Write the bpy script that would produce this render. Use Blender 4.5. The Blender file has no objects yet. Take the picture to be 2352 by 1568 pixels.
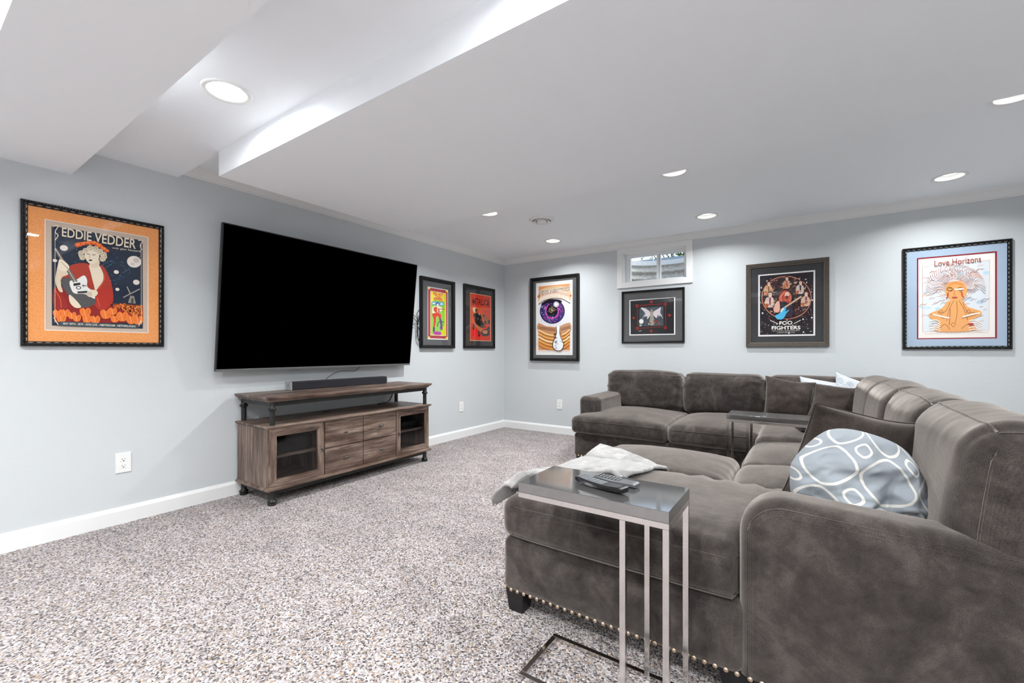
import bpy, bmesh, math, random
import numpy as np
from mathutils import Vector, Matrix, noise

random.seed(7)
C = bpy.context.scene.collection
SC = bpy.context.scene
PI = math.pi

# ------------------------------------------------------------ camera
cam_d = bpy.data.cameras.new('camera')
cam = bpy.data.objects.new('camera', cam_d)
C.objects.link(cam)
cam_d.sensor_width = 36.0
cam_d.lens = 997.0 / 2352.0 * 36.0
cam_d.shift_y = 21.5 / 2352.0
cam_d.clip_start = 0.02
cam.location = (3.334, -4.725, 1.012)
cam.rotation_euler = (PI / 2, 0, math.radians(34.139))
SC.camera = cam

# ------------------------------------------------------------ world (daylight seen through the small window)
W = bpy.data.worlds.new('sky')
SC.world = W
W.use_nodes = True
wn = W.node_tree.nodes
bg = wn['Background']
sky = wn.new('ShaderNodeTexSky')
sky.sky_type = 'HOSEK_WILKIE'
sky.sun_direction = Vector((0.4, 0.3, 0.75)).normalized()
sky.turbidity = 9.0
W.node_tree.links.new(sky.outputs[0], bg.inputs[0])
bg.inputs[1].default_value = 9.0

# ------------------------------------------------------------ exposure
vs = SC.view_settings
vs.view_transform = 'Standard'
vs.look = 'None'
vs.gamma = 1.0
vs.use_curve_mapping = False
vs.exposure = 0.0
LAMP = 23.3           # watts of each recessed lamp
SPREAD = 148.0        # beam of each recessed lamp, degrees
try:
    SC.cycles.max_bounces = 8
    SC.cycles.diffuse_bounces = 5
    SC.cycles.glossy_bounces = 3
    SC.cycles.use_denoising = True
    SC.cycles.use_adaptive_sampling = True
    SC.cycles.adaptive_threshold = 0.03
    SC.cycles.adaptive_min_samples = 16
    SC.cycles.sample_clamp_indirect = 8.0
except Exception:
    pass


# ============================================================ helpers
def lin(c):
    return tuple(((v / 255.0) / 12.92 if v / 255.0 <= 0.04045 else (((v / 255.0) + 0.055) / 1.055) ** 2.4) for v in c)


class MB:
    """collects shapes, then links them as ONE mesh object"""

    def __init__(s):
        s.v = []
        s.f = []
        s.mi = []
        s.col = None
        s.uv = None

    def add(s, vs_, fs_, mi=0):
        o = len(s.v)
        s.v.extend(Vector(p) for p in vs_)
        for f in fs_:
            s.f.append(tuple(i + o for i in f))
            s.mi.append(mi)
        return s

    def box(s, x0, x1, y0, y1, z0, z1, mi=0, M=None):
        p = [(x0, y0, z0), (x1, y0, z0), (x1, y1, z0), (x0, y1, z0), (x0, y0, z1), (x1, y0, z1), (x1, y1, z1), (x0, y1, z1)]
        if M is not None:
            p = [M @ Vector(q) for q in p]
        return s.add(p, [(3, 2, 1, 0), (4, 5, 6, 7), (0, 1, 5, 4), (1, 2, 6, 5), (2, 3, 7, 6), (3, 0, 4, 7)], mi)

    def bbox(s, x0, x1, y0, y1, z0, z1, b=0.003, mi=0, M=None):
        """box with chamfered edges"""
        b = min(b, (x1 - x0) * .49, (y1 - y0) * .49, (z1 - z0) * .49)
        bm = bmesh.new()
        bmesh.ops.create_cube(bm, size=1.0)
        for q in bm.verts:
            q.co = Vector(((x0 + x1) / 2 + q.co.x * (x1 - x0), (y0 + y1) / 2 + q.co.y * (y1 - y0), (z0 + z1) / 2 + q.co.z * (z1 - z0)))
        bmesh.ops.bevel(bm, geom=bm.edges[:], offset=b, segments=2, affect='EDGES', profile=0.6)
        bm.verts.index_update()
        vv = [(M @ q.co if M is not None else q.co.copy()) for q in bm.verts]
        ff = [tuple(l.index for l in f.verts) for f in bm.faces]
        bm.free()
        return s.add(vv, ff, mi)

    def prism(s, pts, axis, a, b, mi=0):
        """pts 2-D polygon, extruded along an axis: 'x' -> pts (y,z); 'y' -> (x,z); 'z' -> (x,y)"""
        def P(p, t):
            return {'x': (t, p[0], p[1]), 'y': (p[0], t, p[1]), 'z': (p[0], p[1], t)}[axis]
        n = len(pts)
        vv = [P(p, a) for p in pts] + [P(p, b) for p in pts]
        ff = [tuple(range(n))[::-1], tuple(range(n, 2 * n))] + [(i, (i + 1) % n, (i + 1) % n + n, i + n) for i in range(n)]
        return s.add(vv, ff, mi)

    def lathe(s, prof, n=24, cx=0, cy=0, cz=0, mi=0, axis='z', caps=True):
        vv = []
        for (r, h) in prof:
            for k in range(n):
                a = 2 * PI * k / n
                if axis == 'z':
                    vv.append((cx + r * math.cos(a), cy + r * math.sin(a), cz + h))
                elif axis == 'x':
                    vv.append((cx + h, cy + r * math.cos(a), cz + r * math.sin(a)))
                else:
                    vv.append((cx + r * math.cos(a), cy + h, cz + r * math.sin(a)))
        ff = []
        for i in range(len(prof) - 1):
            for k in range(n):
                k2 = (k + 1) % n
                ff.append((i * n + k, i * n + k2, (i + 1) * n + k2, (i + 1) * n + k))
        if caps:
            if prof[0][0] > 1e-6:
                ff.append(tuple(range(n))[::-1])
            if prof[-1][0] > 1e-6:
                ff.append(tuple(range((len(prof) - 1) * n, len(prof) * n)))
        return s.add(vv, ff, mi)

    def tube(s, path, r, n=8, mi=0, closed=False):
        path = [Vector(p) for p in path]
        m = len(path)
        vv = []
        up = Vector((0, 0, 1))
        for i, p in enumerate(path):
            a = path[(i - 1) % m] if (closed or i > 0) else p
            b = path[(i + 1) % m] if (closed or i < m - 1) else p
            t = (b - a)
            if t.length < 1e-9:
                t = Vector((1, 0, 0))
            t.normalize()
            u = up if abs(t.z) < 0.95 else Vector((1, 0, 0))
            e1 = t.cross(u).normalized()
            e2 = t.cross(e1).normalized()
            for k in range(n):
                an = 2 * PI * k / n
                vv.append(p + e1 * (r * math.cos(an)) + e2 * (r * math.sin(an)))
        ff = []
        for i in range(m if closed else m - 1):
            j = (i + 1) % m
            for k in range(n):
                k2 = (k + 1) % n
                ff.append((i * n + k, i * n + k2, j * n + k2, j * n + k))
        if not closed:
            ff.append(tuple(range(n)))
            ff.append(tuple(range((m - 1) * n, m * n))[::-1])
        return s.add(vv, ff, mi)

    def ell(s, c, rx, ry, rz, n=10, m=6, mi=0):
        vv = []
        for i in range(m + 1):
            th = PI * i / m
            for k in range(n):
                a = 2 * PI * k / n
                vv.append((c[0] + rx * math.sin(th) * math.cos(a), c[1] + ry * math.sin(th) * math.sin(a), c[2] + rz * math.cos(th)))
        ff = [(i * n + k, (i + 1) * n + k, (i + 1) * n + (k + 1) % n, i * n + (k + 1) % n) for i in range(m) for k in range(n)]
        return s.add(vv, ff, mi)

    def ring(s, w, h, prof, mi=0, cx=0, cz=0):
        """mitred rectangular moulding; prof = list of (inset from outer edge, height out of the wall along -y)"""
        vv = []
        for (d, o) in prof:
            a, b = w / 2 - d, h / 2 - d
            vv += [(cx - a, -o, cz - b), (cx + a, -o, cz - b), (cx + a, -o, cz + b), (cx - a, -o, cz + b)]
        ff = []
        for i in range(len(prof) - 1):
            for k in range(4):
                k2 = (k + 1) % 4
                ff.append((i * 4 + k, i * 4 + k2, (i + 1) * 4 + k2, (i + 1) * 4 + k))
        return s.add(vv, ff, mi)

    def build(s, name, mats, parent=None, smooth=False, local=False, angle=None):
        me = bpy.data.meshes.new(name)
        me.from_pydata([tuple(p) for p in s.v], [], s.f)
        if not isinstance(mats, (list, tuple)):
            mats = [mats]
        for m in mats:
            me.materials.append(m)
        me.polygons.foreach_set('material_index', s.mi)
        if smooth:
            me.polygons.foreach_set('use_smooth', [True] * len(me.polygons))
            if angle:
                try:
                    me.set_sharp_from_angle(angle=math.radians(angle))
                except Exception:
                    pass
        if s.col:
            at = me.color_attributes.new('print', 'FLOAT_COLOR', 'CORNER')
            data = []
            for f, c in zip(s.f, s.col):
                data += [c[0], c[1], c[2], 1.0] * len(f)
            at.data.foreach_set('color', data)
        if s.uv:
            ul = me.uv_layers.new(name='uv')
            data = []
            for f in s.f:
                for q in f:
                    data += s.uv[q]
            ul.data.foreach_set('uv', data)
        me.update()
        o = bpy.data.objects.new(name, me)
        C.objects.link(o)
        if parent is not None:
            o.parent = parent
            if not local and parent.type == 'EMPTY':
                o.matrix_parent_inverse = Matrix.Translation(-parent.location)
        return o


def build_each(mb, name, mats, parent=None, **kw):
    """one object for every separate piece in the collected mesh"""
    par = list(range(len(mb.v)))
    def find(a):
        while par[a] != a:
            par[a] = par[par[a]]
            a = par[a]
        return a
    for f in mb.f:
        for q in f[1:]:
            par[find(q)] = find(f[0])
    groups = {}
    for f, mi in zip(mb.f, mb.mi):
        groups.setdefault(find(f[0]), []).append((f, mi))
    out = []
    for fs in groups.values():
        m2 = MB()
        idx = {}
        for f, mi in fs:
            nf = []
            for q in f:
                if q not in idx:
                    idx[q] = len(m2.v)
                    m2.v.append(mb.v[q])
                nf.append(idx[q])
            m2.f.append(tuple(nf))
            m2.mi.append(mi)
        out.append(m2.build(name, mats, parent, **kw))
    return out


def thing(name, label, cat, loc=(0, 0, 0), rotz=0.0, group=None):
    o = bpy.data.objects.new(name, None)
    C.objects.link(o)
    o.empty_display_size = 0.1
    o.location = loc
    o.rotation_euler = (0, 0, rotz)
    o['label'] = label
    o['category'] = cat
    if group:
        o['group'] = group
    return o


def tag(o, label, cat, group=None):
    o['label'] = label
    o['category'] = cat
    if group:
        o['group'] = group
    return o


def struct(o):
    o['kind'] = 'structure'
    return o


def copy_tree(o, parent=None):
    c = o.copy()
    C.objects.link(c)
    c.parent = parent
    for ch in list(o.children):
        copy_tree(ch, c)
    return c


# ------------------------------------------------------------ materials
def newmat(name):
    m = bpy.data.materials.new(name)
    m.use_nodes = True
    nt = m.node_tree
    return m, nt, nt.nodes['Principled BSDF']


def plain(name, rgb, rough=0.5, metal=0.0, spec=0.5, coat=0.0):
    m, nt, b = newmat(name)
    b.inputs['Base Color'].default_value = (*lin(rgb), 1)
    b.inputs['Roughness'].default_value = rough
    b.inputs['Metallic'].default_value = metal
    b.inputs['Specular IOR Level'].default_value = spec
    if coat:
        b.inputs['Coat Weight'].default_value = coat
        b.inputs['Coat Roughness'].default_value = 0.05
    return m


def N(nt, t, **kw):
    n = nt.nodes.new(t)
    for k, v in kw.items():
        setattr(n, k, v)
    return n


def pos(nt, scale=(1, 1, 1), rot=(0, 0, 0), obj=False):
    mp = N(nt, 'ShaderNodeMapping')
    mp.inputs['Scale'].default_value = scale
    mp.inputs['Rotation'].default_value = rot
    if obj:
        tc = N(nt, 'ShaderNodeTexCoord')
        nt.links.new(tc.outputs['Object'], mp.inputs[0])
    else:
        g = N(nt, 'ShaderNodeNewGeometry')
        nt.links.new(g.outputs['Position'], mp.inputs[0])
    return mp.outputs[0]


def noi(nt, vec, scale, detail=2.0, rough=0.5, dist=0.0):
    n = N(nt, 'ShaderNodeTexNoise')
    n.inputs['Scale'].default_value = scale
    n.inputs['Detail'].default_value = detail
    n.inputs['Roughness'].default_value = rough
    n.inputs['Distortion'].default_value = dist
    nt.links.new(vec, n.inputs['Vector'])
    return n.outputs['Fac']


def ramp(nt, fac, stops):
    r = N(nt, 'ShaderNodeValToRGB')
    e = r.color_ramp.elements
    while len(e) < len(stops):
        e.new(0.5)
    for i, (p, c) in enumerate(stops):
        e[i].position = p
        e[i].color = (*lin(c), 1)
    nt.links.new(fac, r.inputs[0])
    return r.outputs[0]


def bump(nt, b, h, strength=0.2, dist=0.002):
    n = N(nt, 'ShaderNodeBump')
    n.inputs['Strength'].default_value = strength
    n.inputs['Distance'].default_value = dist
    nt.links.new(h, n.inputs['Height'])
    nt.links.new(n.outputs[0], b.inputs['Normal'])
    return n


def mixc(nt, fac, a, b, mode='MIX'):
    n = N(nt, 'ShaderNodeMix', data_type='RGBA', blend_type=mode)
    if isinstance(fac, float):
        n.inputs[0].default_value = fac
    else:
        nt.links.new(fac, n.inputs[0])
    for i, q in ((6, a), (7, b)):
        if isinstance(q, tuple):
            n.inputs[i].default_value = (*lin(q), 1)
        else:
            nt.links.new(q, n.inputs[i])
    return n.outputs[2]


def math_(nt, op, a, b=None, c=None):
    n = N(nt, 'ShaderNodeMath', operation=op)
    for i, q in enumerate((a, b, c)):
        if q is None:
            continue
        if isinstance(q, (int, float)):
            n.inputs[i].default_value = q
        else:
            nt.links.new(q, n.inputs[i])
    return n.outputs[0]


def paint(name, rgb, tex=0.25, rough=0.75):
    """trowelled wall or ceiling paint with slight relief"""
    m, nt, b = newmat(name)
    v = pos(nt)
    b.inputs['Base Color'].default_value = (*lin(rgb), 1)
    b.inputs['Roughness'].default_value = rough
    b.inputs['Specular IOR Level'].default_value = 0.25
    n1 = noi(nt, v, 9.0, 5.0, 0.62, 0.6)
    r1 = ramp(nt, n1, [(0.52, (0, 0, 0)), (0.66, (255, 255, 255))])
    n2 = noi(nt, v, 90.0, 2.0)
    h = math_(nt, 'ADD', math_(nt, 'MULTIPLY', r1, 0.8), math_(nt, 'MULTIPLY', n2, 0.25))
    bump(nt, b, h, tex, 0.0015)
    return m


M = {}
M['wall'] = paint('wall_paint_blue_grey', (208, 212, 214), 0.35)
M['ceil'] = paint('ceiling_paint_white', (246, 249, 252), 0.22)
M['trim'] = plain('trim_white_gloss', (238, 238, 237), 0.35)
M['plastic_white'] = plain('white_plastic', (240, 240, 238), 0.35)
M['slot'] = plain('outlet_slot', (40, 38, 36), 0.6)
M['vinyl'] = plain('white_vinyl', (235, 237, 240), 0.4)
M['black_frame'] = plain('black_lacquer', (9, 9, 9), 0.3, spec=0.35)
M['black_satin'] = plain('black_satin', (11, 11, 11), 0.4, spec=0.35)
M['gold_edge'] = plain('silver_worn_edge', (150, 146, 140), 0.35, metal=0.6)
M['bronze'] = plain('dark_bronze_metal', (52, 52, 50), 0.42, metal=0.55)
M['pewter'] = plain('pewter_knob', (104, 102, 100), 0.3, metal=0.9)
M['chrome'] = plain('chrome', (214, 212, 210), 0.12, metal=1.0)
M['darkchrome'] = plain('dark_chrome', (60, 62, 66), 0.2, metal=1.0)
M['nail'] = plain('nailhead_pale_bronze', (196, 172, 148), 0.32, metal=0.75)
M['leg_black'] = plain('black_wood_leg', (20, 19, 20), 0.35)
M['cable'] = plain('black_cable', (14, 14, 15), 0.5)
M['cable_white'] = plain('white_cable', (225, 225, 226), 0.5)
M['screen'] = plain('tv_screen_black', (0, 0, 0), 0.6, spec=0.0)
M['bezel'] = plain('tv_bezel', (18, 18, 20), 0.35)
M['tvsilver'] = plain('tv_silver_strip', (150, 152, 154), 0.3, metal=0.7)
M['grille'] = plain('soundbar_grille', (33, 31, 40), 0.85)
M['silver'] = plain('soundbar_silver', (176, 177, 178), 0.35, metal=0.4)
M['device'] = plain('device_black', (14, 14, 15), 0.45)
M['dot'] = plain('device_vent_dot', (120, 118, 112), 0.5)
M['remote_black'] = plain('remote_black', (18, 18, 20), 0.22)
M['remote_grey'] = plain('remote_grey', (92, 94, 98), 0.3)
M['button'] = plain('remote_button', (120, 122, 124), 0.5)
M['mat_grey'] = plain('mat_board_charcoal', (92, 92, 93), 0.9, spec=0.2)
M['mat_black'] = plain('mat_board_black', (58, 58, 60), 0.9, spec=0.2)
M['mat_blue'] = plain('mat_board_pale_blue', (172, 190, 210), 0.9, spec=0.2)
M['mat_white'] = plain('mat_core_white', (245, 244, 242), 0.9, spec=0.2)
M['mat_red'] = plain('mat_board_red', (150, 30, 44), 0.9, spec=0.2)
M['leaf'] = plain('leaf_green', (96, 140, 54), 0.6)
M['leaf2'] = plain('leaf_dark_green', (58, 96, 48), 0.6)
M['twig'] = plain('twig_brown', (92, 74, 58), 0.8)
M['siding'] = plain('neighbour_siding_blue_grey', (150, 170, 186), 0.7)
M['soil'] = plain('gravel_soil', (120, 112, 104), 0.95)


def mk_orange():
    m, nt, b = newmat('mat_board_orange_speckle')
    v = pos(nt)
    n = noi(nt, v, 260.0, 3.0, 0.7)
    col = ramp(nt, n, [(0.3, (226, 134, 62)), (0.52, (240, 158, 84)), (0.72, (252, 190, 128))])
    nt.links.new(col, b.inputs['Base Color'])
    b.inputs['Roughness'].default_value = 0.75
    return m


M['mat_orange'] = mk_orange()


def mk_carpet():
    m, nt, b = newmat('speckled_carpet')
    v = pos(nt)
    vo = N(nt, 'ShaderNodeTexVoronoi')
    vo.inputs['Scale'].default_value = 175.0
    vo.inputs['Randomness'].default_value = 1.0
    nt.links.new(v, vo.inputs['Vector'])
    sep = N(nt, 'ShaderNodeSeparateColor')
    nt.links.new(vo.outputs['Color'], sep.inputs[0])
    col = ramp(nt, sep.outputs[0], [(0.0, (54, 48, 46)), (0.16, (97, 88, 86)), (0.3, (152, 141, 140)), (0.6, (190, 180, 179)), (1.0, (231, 223, 223))])
    # a few tan tufts
    tan = ramp(nt, sep.outputs[1], [(0.90, (0, 0, 0)), (0.93, (255, 255, 255))])
    col = mixc(nt, tan, col, (176, 148, 118))
    # loosely brushed patches
    pv = pos(nt, (1.0, 1.6, 1.0), (0, 0, 0.5))
    big = noi(nt, pv, 3.2, 3.0, 0.55)
    shade = ramp(nt, big, [(0.3, (226, 226, 226)), (0.7, (255, 255, 255))])
    col = mixc(nt, 1.0, col, shade, 'MULTIPLY')
    nt.links.new(col, b.inputs['Base Color'])
    b.inputs['Roughness'].default_value = 1.0
    b.inputs['Specular IOR Level'].default_value = 0.05
    b.inputs['Sheen Weight'].default_value = 0.2
    h = math_(nt, 'SUBTRACT', 1.0, vo.outputs['Distance'])
    h2 = math_(nt, 'ADD', h, math_(nt, 'MULTIPLY', sep.outputs[2], 0.8))
    bump(nt, b, h2, 0.9, 0.006)
    return m


M['carpet'] = mk_carpet()


def mk_wood(name, axis):
    m, nt, b = newmat(name)
    st = {'y': (26, 1.6, 26), 'z': (26, 26, 1.6)}[axis]
    v = pos(nt, st)
    n1 = noi(nt, v, 1.0, 5.0, 0.62, 1.4)
    v2 = pos(nt, tuple(q * 7 for q in st))
    n2 = noi(nt, v2, 1.0, 3.0, 0.6, 0.3)
    st3 = {'y': (5, 1.6, 7), 'z': (6, 7, 1.2)}[axis]
    n3 = noi(nt, pos(nt, st3), 1.0, 3.0, 0.5, 1.0)
    a = ramp(nt, n1, [(0.28, (72, 59, 52)), (0.44, (122, 106, 96)), (0.56, (156, 138, 127)), (0.74, (194, 176, 164))])
    c = ramp(nt, n2, [(0.35, (196, 190, 186)), (0.6, (255, 255, 255))])
    d = ramp(nt, n3, [(0.30, (150, 126, 112)), (0.62, (255, 250, 245))])
    col = mixc(nt, 1.0, mixc(nt, 1.0, a, c, 'MULTIPLY'), d, 'MULTIPLY')
    nt.links.new(col, b.inputs['Base Color'])
    b.inputs['Roughness'].default_value = 0.42
    bump(nt, b, n2, 0.12, 0.001)
    return m


M['wood_y'] = mk_wood('weathered_oak_lengthwise', 'y')
M['wood_z'] = mk_wood('weathered_oak_upright', 'z')


def mk_frame_wood():
    m, nt, b = newmat('brown_grained_frame')
    n1 = noi(nt, pos(nt, (40, 40, 260)), 1.0, 3.0, 0.6)
    col = ramp(nt, n1, [(0.3, (50, 43, 37)), (0.6, (82, 73, 63)), (0.8, (104, 94, 82))])
    nt.links.new(col, b.inputs['Base Color'])
    b.inputs['Roughness'].default_value = 0.5
    return m


M['frame_brown'] = mk_frame_wood()


def mk_fabric(name, lo, hi, sheen=0.6, weave=400.0, sheen_tint=(214, 204, 196)):
    """napped microfibre: brushed blotches, fine woven dots, soft sheen at glancing angles"""
    m, nt, b = newmat(name)
    v = pos(nt)
    big = noi(nt, v, 6.5, 5.0, 0.62, 1.0)
    fine = noi(nt, v, 26.0, 4.0, 0.65, 0.4)
    f = math_(nt, 'ADD', math_(nt, 'MULTIPLY', big, 0.65), math_(nt, 'MULTIPLY', fine, 0.35))
    col = ramp(nt, f, [(0.38, lo), (0.50, tuple((a + c) / 2 for a, c in zip(lo, hi))), (0.62, hi)])
    # woven dots
    vo = N(nt, 'ShaderNodeTexVoronoi')
    vo.inputs['Scale'].default_value = weave
    vo.inputs['Randomness'].default_value = 0.55
    nt.links.new(v, vo.inputs['Vector'])
    pr = math_(nt, 'SUBTRACT', 1.0, math_(nt, 'MULTIPLY', vo.outputs['Distance'], 2.4))
    w = math_(nt, 'MULTIPLY_ADD', pr, 0.42, 0.88)
    dots = N(nt, 'ShaderNodeCombineColor')
    for i in range(3):
        nt.links.new(w, dots.inputs[i])
    col = mixc(nt, 1.0, col, dots.outputs[0], 'MULTIPLY')
    nt.links.new(col, b.inputs['Base Color'])
    b.inputs['Roughness'].default_value = 0.95
    b.inputs['Specular IOR Level'].default_value = 0.12
    b.inputs['Sheen Weight'].default_value = sheen
    b.inputs['Sheen Roughness'].default_value = 0.45
    b.inputs['Sheen Tint'].default_value = (*lin(sheen_tint), 1)
    h = math_(nt, 'ADD', math_(nt, 'MULTIPLY', fine, 0.8), math_(nt, 'MULTIPLY', pr, 0.22))
    bump(nt, b, h, 0.28, 0.004)
    return m


M['sofa'] = mk_fabric('sofa_brown_grey_microfibre', (48, 42, 40), (86, 79, 75), 1.0)
M['cushion_dark'] = mk_fabric('cushion_brown_microfibre', (48, 41, 37), (78, 69, 64), 0.7)
M['piping'] = plain('sofa_seam', (74, 65, 60), 0.9, spec=0.1)


def mk_throw():
    m, nt, b = newmat('throw_plush_pale_grey')
    v = pos(nt)
    n1 = noi(nt, v, 14.0, 4.0, 0.6, 0.6)
    n2 = noi(nt, pos(nt, (60, 200, 60)), 1.0, 3.0)
    col = ramp(nt, n1, [(0.3, (138, 136, 134)), (0.55, (168, 165, 162)), (0.75, (190, 187, 184))])
    nt.links.new(col, b.inputs['Base Color'])
    b.inputs['Roughness'].default_value = 1.0
    b.inputs['Sheen Weight'].default_value = 0.7
    b.inputs['Sheen Roughness'].default_value = 0.4
    bump(nt, b, math_(nt, 'ADD', n1, math_(nt, 'MULTIPLY', n2, 0.4)), 0.6, 0.006)
    return m


M['throw'] = mk_throw()


def mk_trellis(name, ground, white, scale):
    """grey cotton with a white interlocked-ring trellis"""
    m, nt, b = newmat(name)
    tc = N(nt, 'ShaderNodeTexCoord')
    sx = N(nt, 'ShaderNodeSeparateXYZ')
    nt.links.new(tc.outputs['UV'], sx.inputs[0])

    def rings(ox, oy, rad, wid):
        fx = math_(nt, 'SUBTRACT', math_(nt, 'FRACT', math_(nt, 'MULTIPLY_ADD', sx.outputs[0], scale, ox)), 0.5)
        fy = math_(nt, 'SUBTRACT', math_(nt, 'FRACT', math_(nt, 'MULTIPLY_ADD', sx.outputs[1], scale, oy)), 0.5)
        d = math_(nt, 'ADD', math_(nt, 'POWER', math_(nt, 'ABSOLUTE', fx), 1.5), math_(nt, 'POWER', math_(nt, 'ABSOLUTE', fy), 1.5))
        d = math_(nt, 'POWER', d, 1 / 1.5)
        return math_(nt, 'LESS_THAN', math_(nt, 'ABSOLUTE', math_(nt, 'SUBTRACT', d, rad)), wid)
    k = math_(nt, 'MAXIMUM', rings(0.0, 0.0, 0.46, 0.028), rings(0.5, 0.5, 0.15, 0.026))
    col = mixc(nt, k, ground, white)
    nt.links.new(col, b.inputs['Base Color'])
    b.inputs['Roughness'].default_value = 0.8
    b.inputs['Specular IOR Level'].default_value = 0.25
    bump(nt, b, noi(nt, tc.outputs['UV'], 220.0, 1.0), 0.1, 0.001)
    return m


M['trellis'] = mk_trellis('cushion_grey_trellis', (152, 158, 164), (218, 215, 208), 2.5)
M['trellis_w'] = mk_trellis('cushion_pale_trellis', (176, 182, 190), (228, 228, 226), 3.4)


def mk_table():
    m, nt, b = newmat('grey_lacquer_top')
    b.inputs['Base Color'].default_value = (*lin((78, 77, 76)), 1)
    b.inputs['Roughness'].default_value = 0.07
    b.inputs['IOR'].default_value = 2.9
    return m


M['lacquer'] = mk_table()


def mk_glass(name, tint=(255, 255, 255), refl=1.0):
    m = bpy.data.materials.new(name)
    m.use_nodes = True
    nt = m.node_tree
    nt.nodes.remove(nt.nodes['Principled BSDF'])
    out = nt.nodes['Material Output']
    tr = N(nt, 'ShaderNodeBsdfTransparent')
    tr.inputs[0].default_value = (*lin(tint), 1)
    gl = N(nt, 'ShaderNodeBsdfGlossy')
    gl.inputs['Roughness'].default_value = 0.02
    fr = N(nt, 'ShaderNodeFresnel')
    fr.inputs[0].default_value = 1.5
    mx = N(nt, 'ShaderNodeMixShader')
    ge = N(nt, 'ShaderNodeNewGeometry')
    f = math_(nt, 'MULTIPLY', math_(nt, 'MULTIPLY', fr.outputs[0], refl), math_(nt, 'SUBTRACT', 1.0, ge.outputs['Backfacing']))
    nt.links.new(f, mx.inputs[0])
    nt.links.new(tr.outputs[0], mx.inputs[1])
    nt.links.new(gl.outputs[0], mx.inputs[2])
    nt.links.new(mx.outputs[0], out.inputs[0])
    return m


M['glass'] = mk_glass('picture_glass')
M['pane'] = mk_glass('window_glass', (250, 252, 255))
M['smoke'] = mk_glass('cabinet_tinted_glass', (226, 227, 229), 0.9)


def mk_print():
    m, nt, b = newmat('poster_print')
    a = N(nt, 'ShaderNodeAttribute', attribute_name='print')
    nt.links.new(a.outputs['Color'], b.inputs['Base Color'])
    b.inputs['Roughness'].default_value = 0.8
    b.inputs['Specular IOR Level'].default_value = 0.15
    return m


M['print'] = mk_print()


def mk_lens():
    m, nt, b = newmat('lamp_lens_lit')
    b.inputs['Base Color'].default_value = (1, 1, 1, 1)
    b.inputs['Emission Color'].default_value = (1.0, 0.985, 0.965, 1)
    b.inputs['Emission Strength'].default_value = 6.0
    m.cycles.emission_sampling = 'NONE'
    return m


M['lens'] = mk_lens()


def mk_corrugated():
    m, nt, b = newmat('galvanised_well')
    n1 = noi(nt, pos(nt), 30.0, 4.0, 0.6)
    col = ramp(nt, n1, [(0.3, (176, 172, 166)), (0.7, (222, 218, 212))])
    nt.links.new(col, b.inputs['Base Color'])
    b.inputs['Roughness'].default_value = 0.55
    b.inputs['Metallic'].default_value = 0.2
    return m


M['well'] = mk_corrugated()

# ============================================================ the room
H = 2.218                     # main ceiling
ZA, ZB, ZC = 2.125, 1.977, 1.987   # undersides of the three soffits
RX, RY = 5.2, -8.0            # right and rear walls

struct(MB().box(-0.2, RX + 0.2, RY - 0.2, 0.2, -0.12, 0.0).build('floor', M['carpet']))
struct(MB().box(-0.2, 0.0, RY, 0.2, 0.0, 2.5).build('wall_left', M['wall']))
struct(MB().box(RX, RX + 0.2, RY, 0.2, 0.0, 2.5).build('wall_right', M['wall']))
struct(MB().box(-0.2, RX + 0.2, RY - 0.2, RY, 0.0, 2.5).build('wall_back', M['wall']))
WX0, WX1, WZ0, WZ1 = 1.627, 2.312, 1.77, 2.102
w = MB()
w.box(0, WX0, 0, 0.2, 0, 2.5).box(WX1, RX, 0, 0.2, 0, 2.5).box(WX0, WX1, 0, 0.2, 0, WZ0).box(WX0, WX1, 0, 0.2, WZ1, 2.5)
struct(w.build('wall_far', M['wall']))


def sheet(x0, x1, y0, y1, z, holes, name, sides=None):
    """a ceiling surface with round openings for the lamps; sides = height of the box it closes"""
    bm = bmesh.new()
    def loop(pts):
        vv = [bm.verts.new(p) for p in pts]
        return [bm.edges.new((vv[i], vv[(i + 1) % len(vv)])) for i in range(len(vv))]
    ed = loop([(x0, y0, z), (x1, y0, z), (x1, y1, z), (x0, y1, z)])
    for (hx, hy, r) in holes:
        ed += loop([(hx + r * math.cos(2 * PI * k / 36), hy + r * math.sin(2 * PI * k / 36), z) for k in range(36)])
    bmesh.ops.triangle_fill(bm, use_beauty=True, use_dissolve=False, edges=ed, normal=(0, 0, -1))
    bm.verts.index_update()
    mb = MB()
    mb.add([v.co.copy() for v in bm.verts], [tuple(l.index for l in f.verts) for f in bm.faces])
    bm.free()
    t = z + (sides or 0.16)
    mb.add([(x0, y0, z), (x1, y0, z), (x1, y1, z), (x0, y1, z), (x0, y0, t), (x1, y0, t), (x1, y1, t), (x0, y1, t)],
           [(0, 1, 5, 4), (1, 2, 6, 5), (2, 3, 7, 6), (3, 0, 4, 7), (4, 5, 6, 7)])
    return struct(mb.build(name, M['ceil']))


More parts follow.
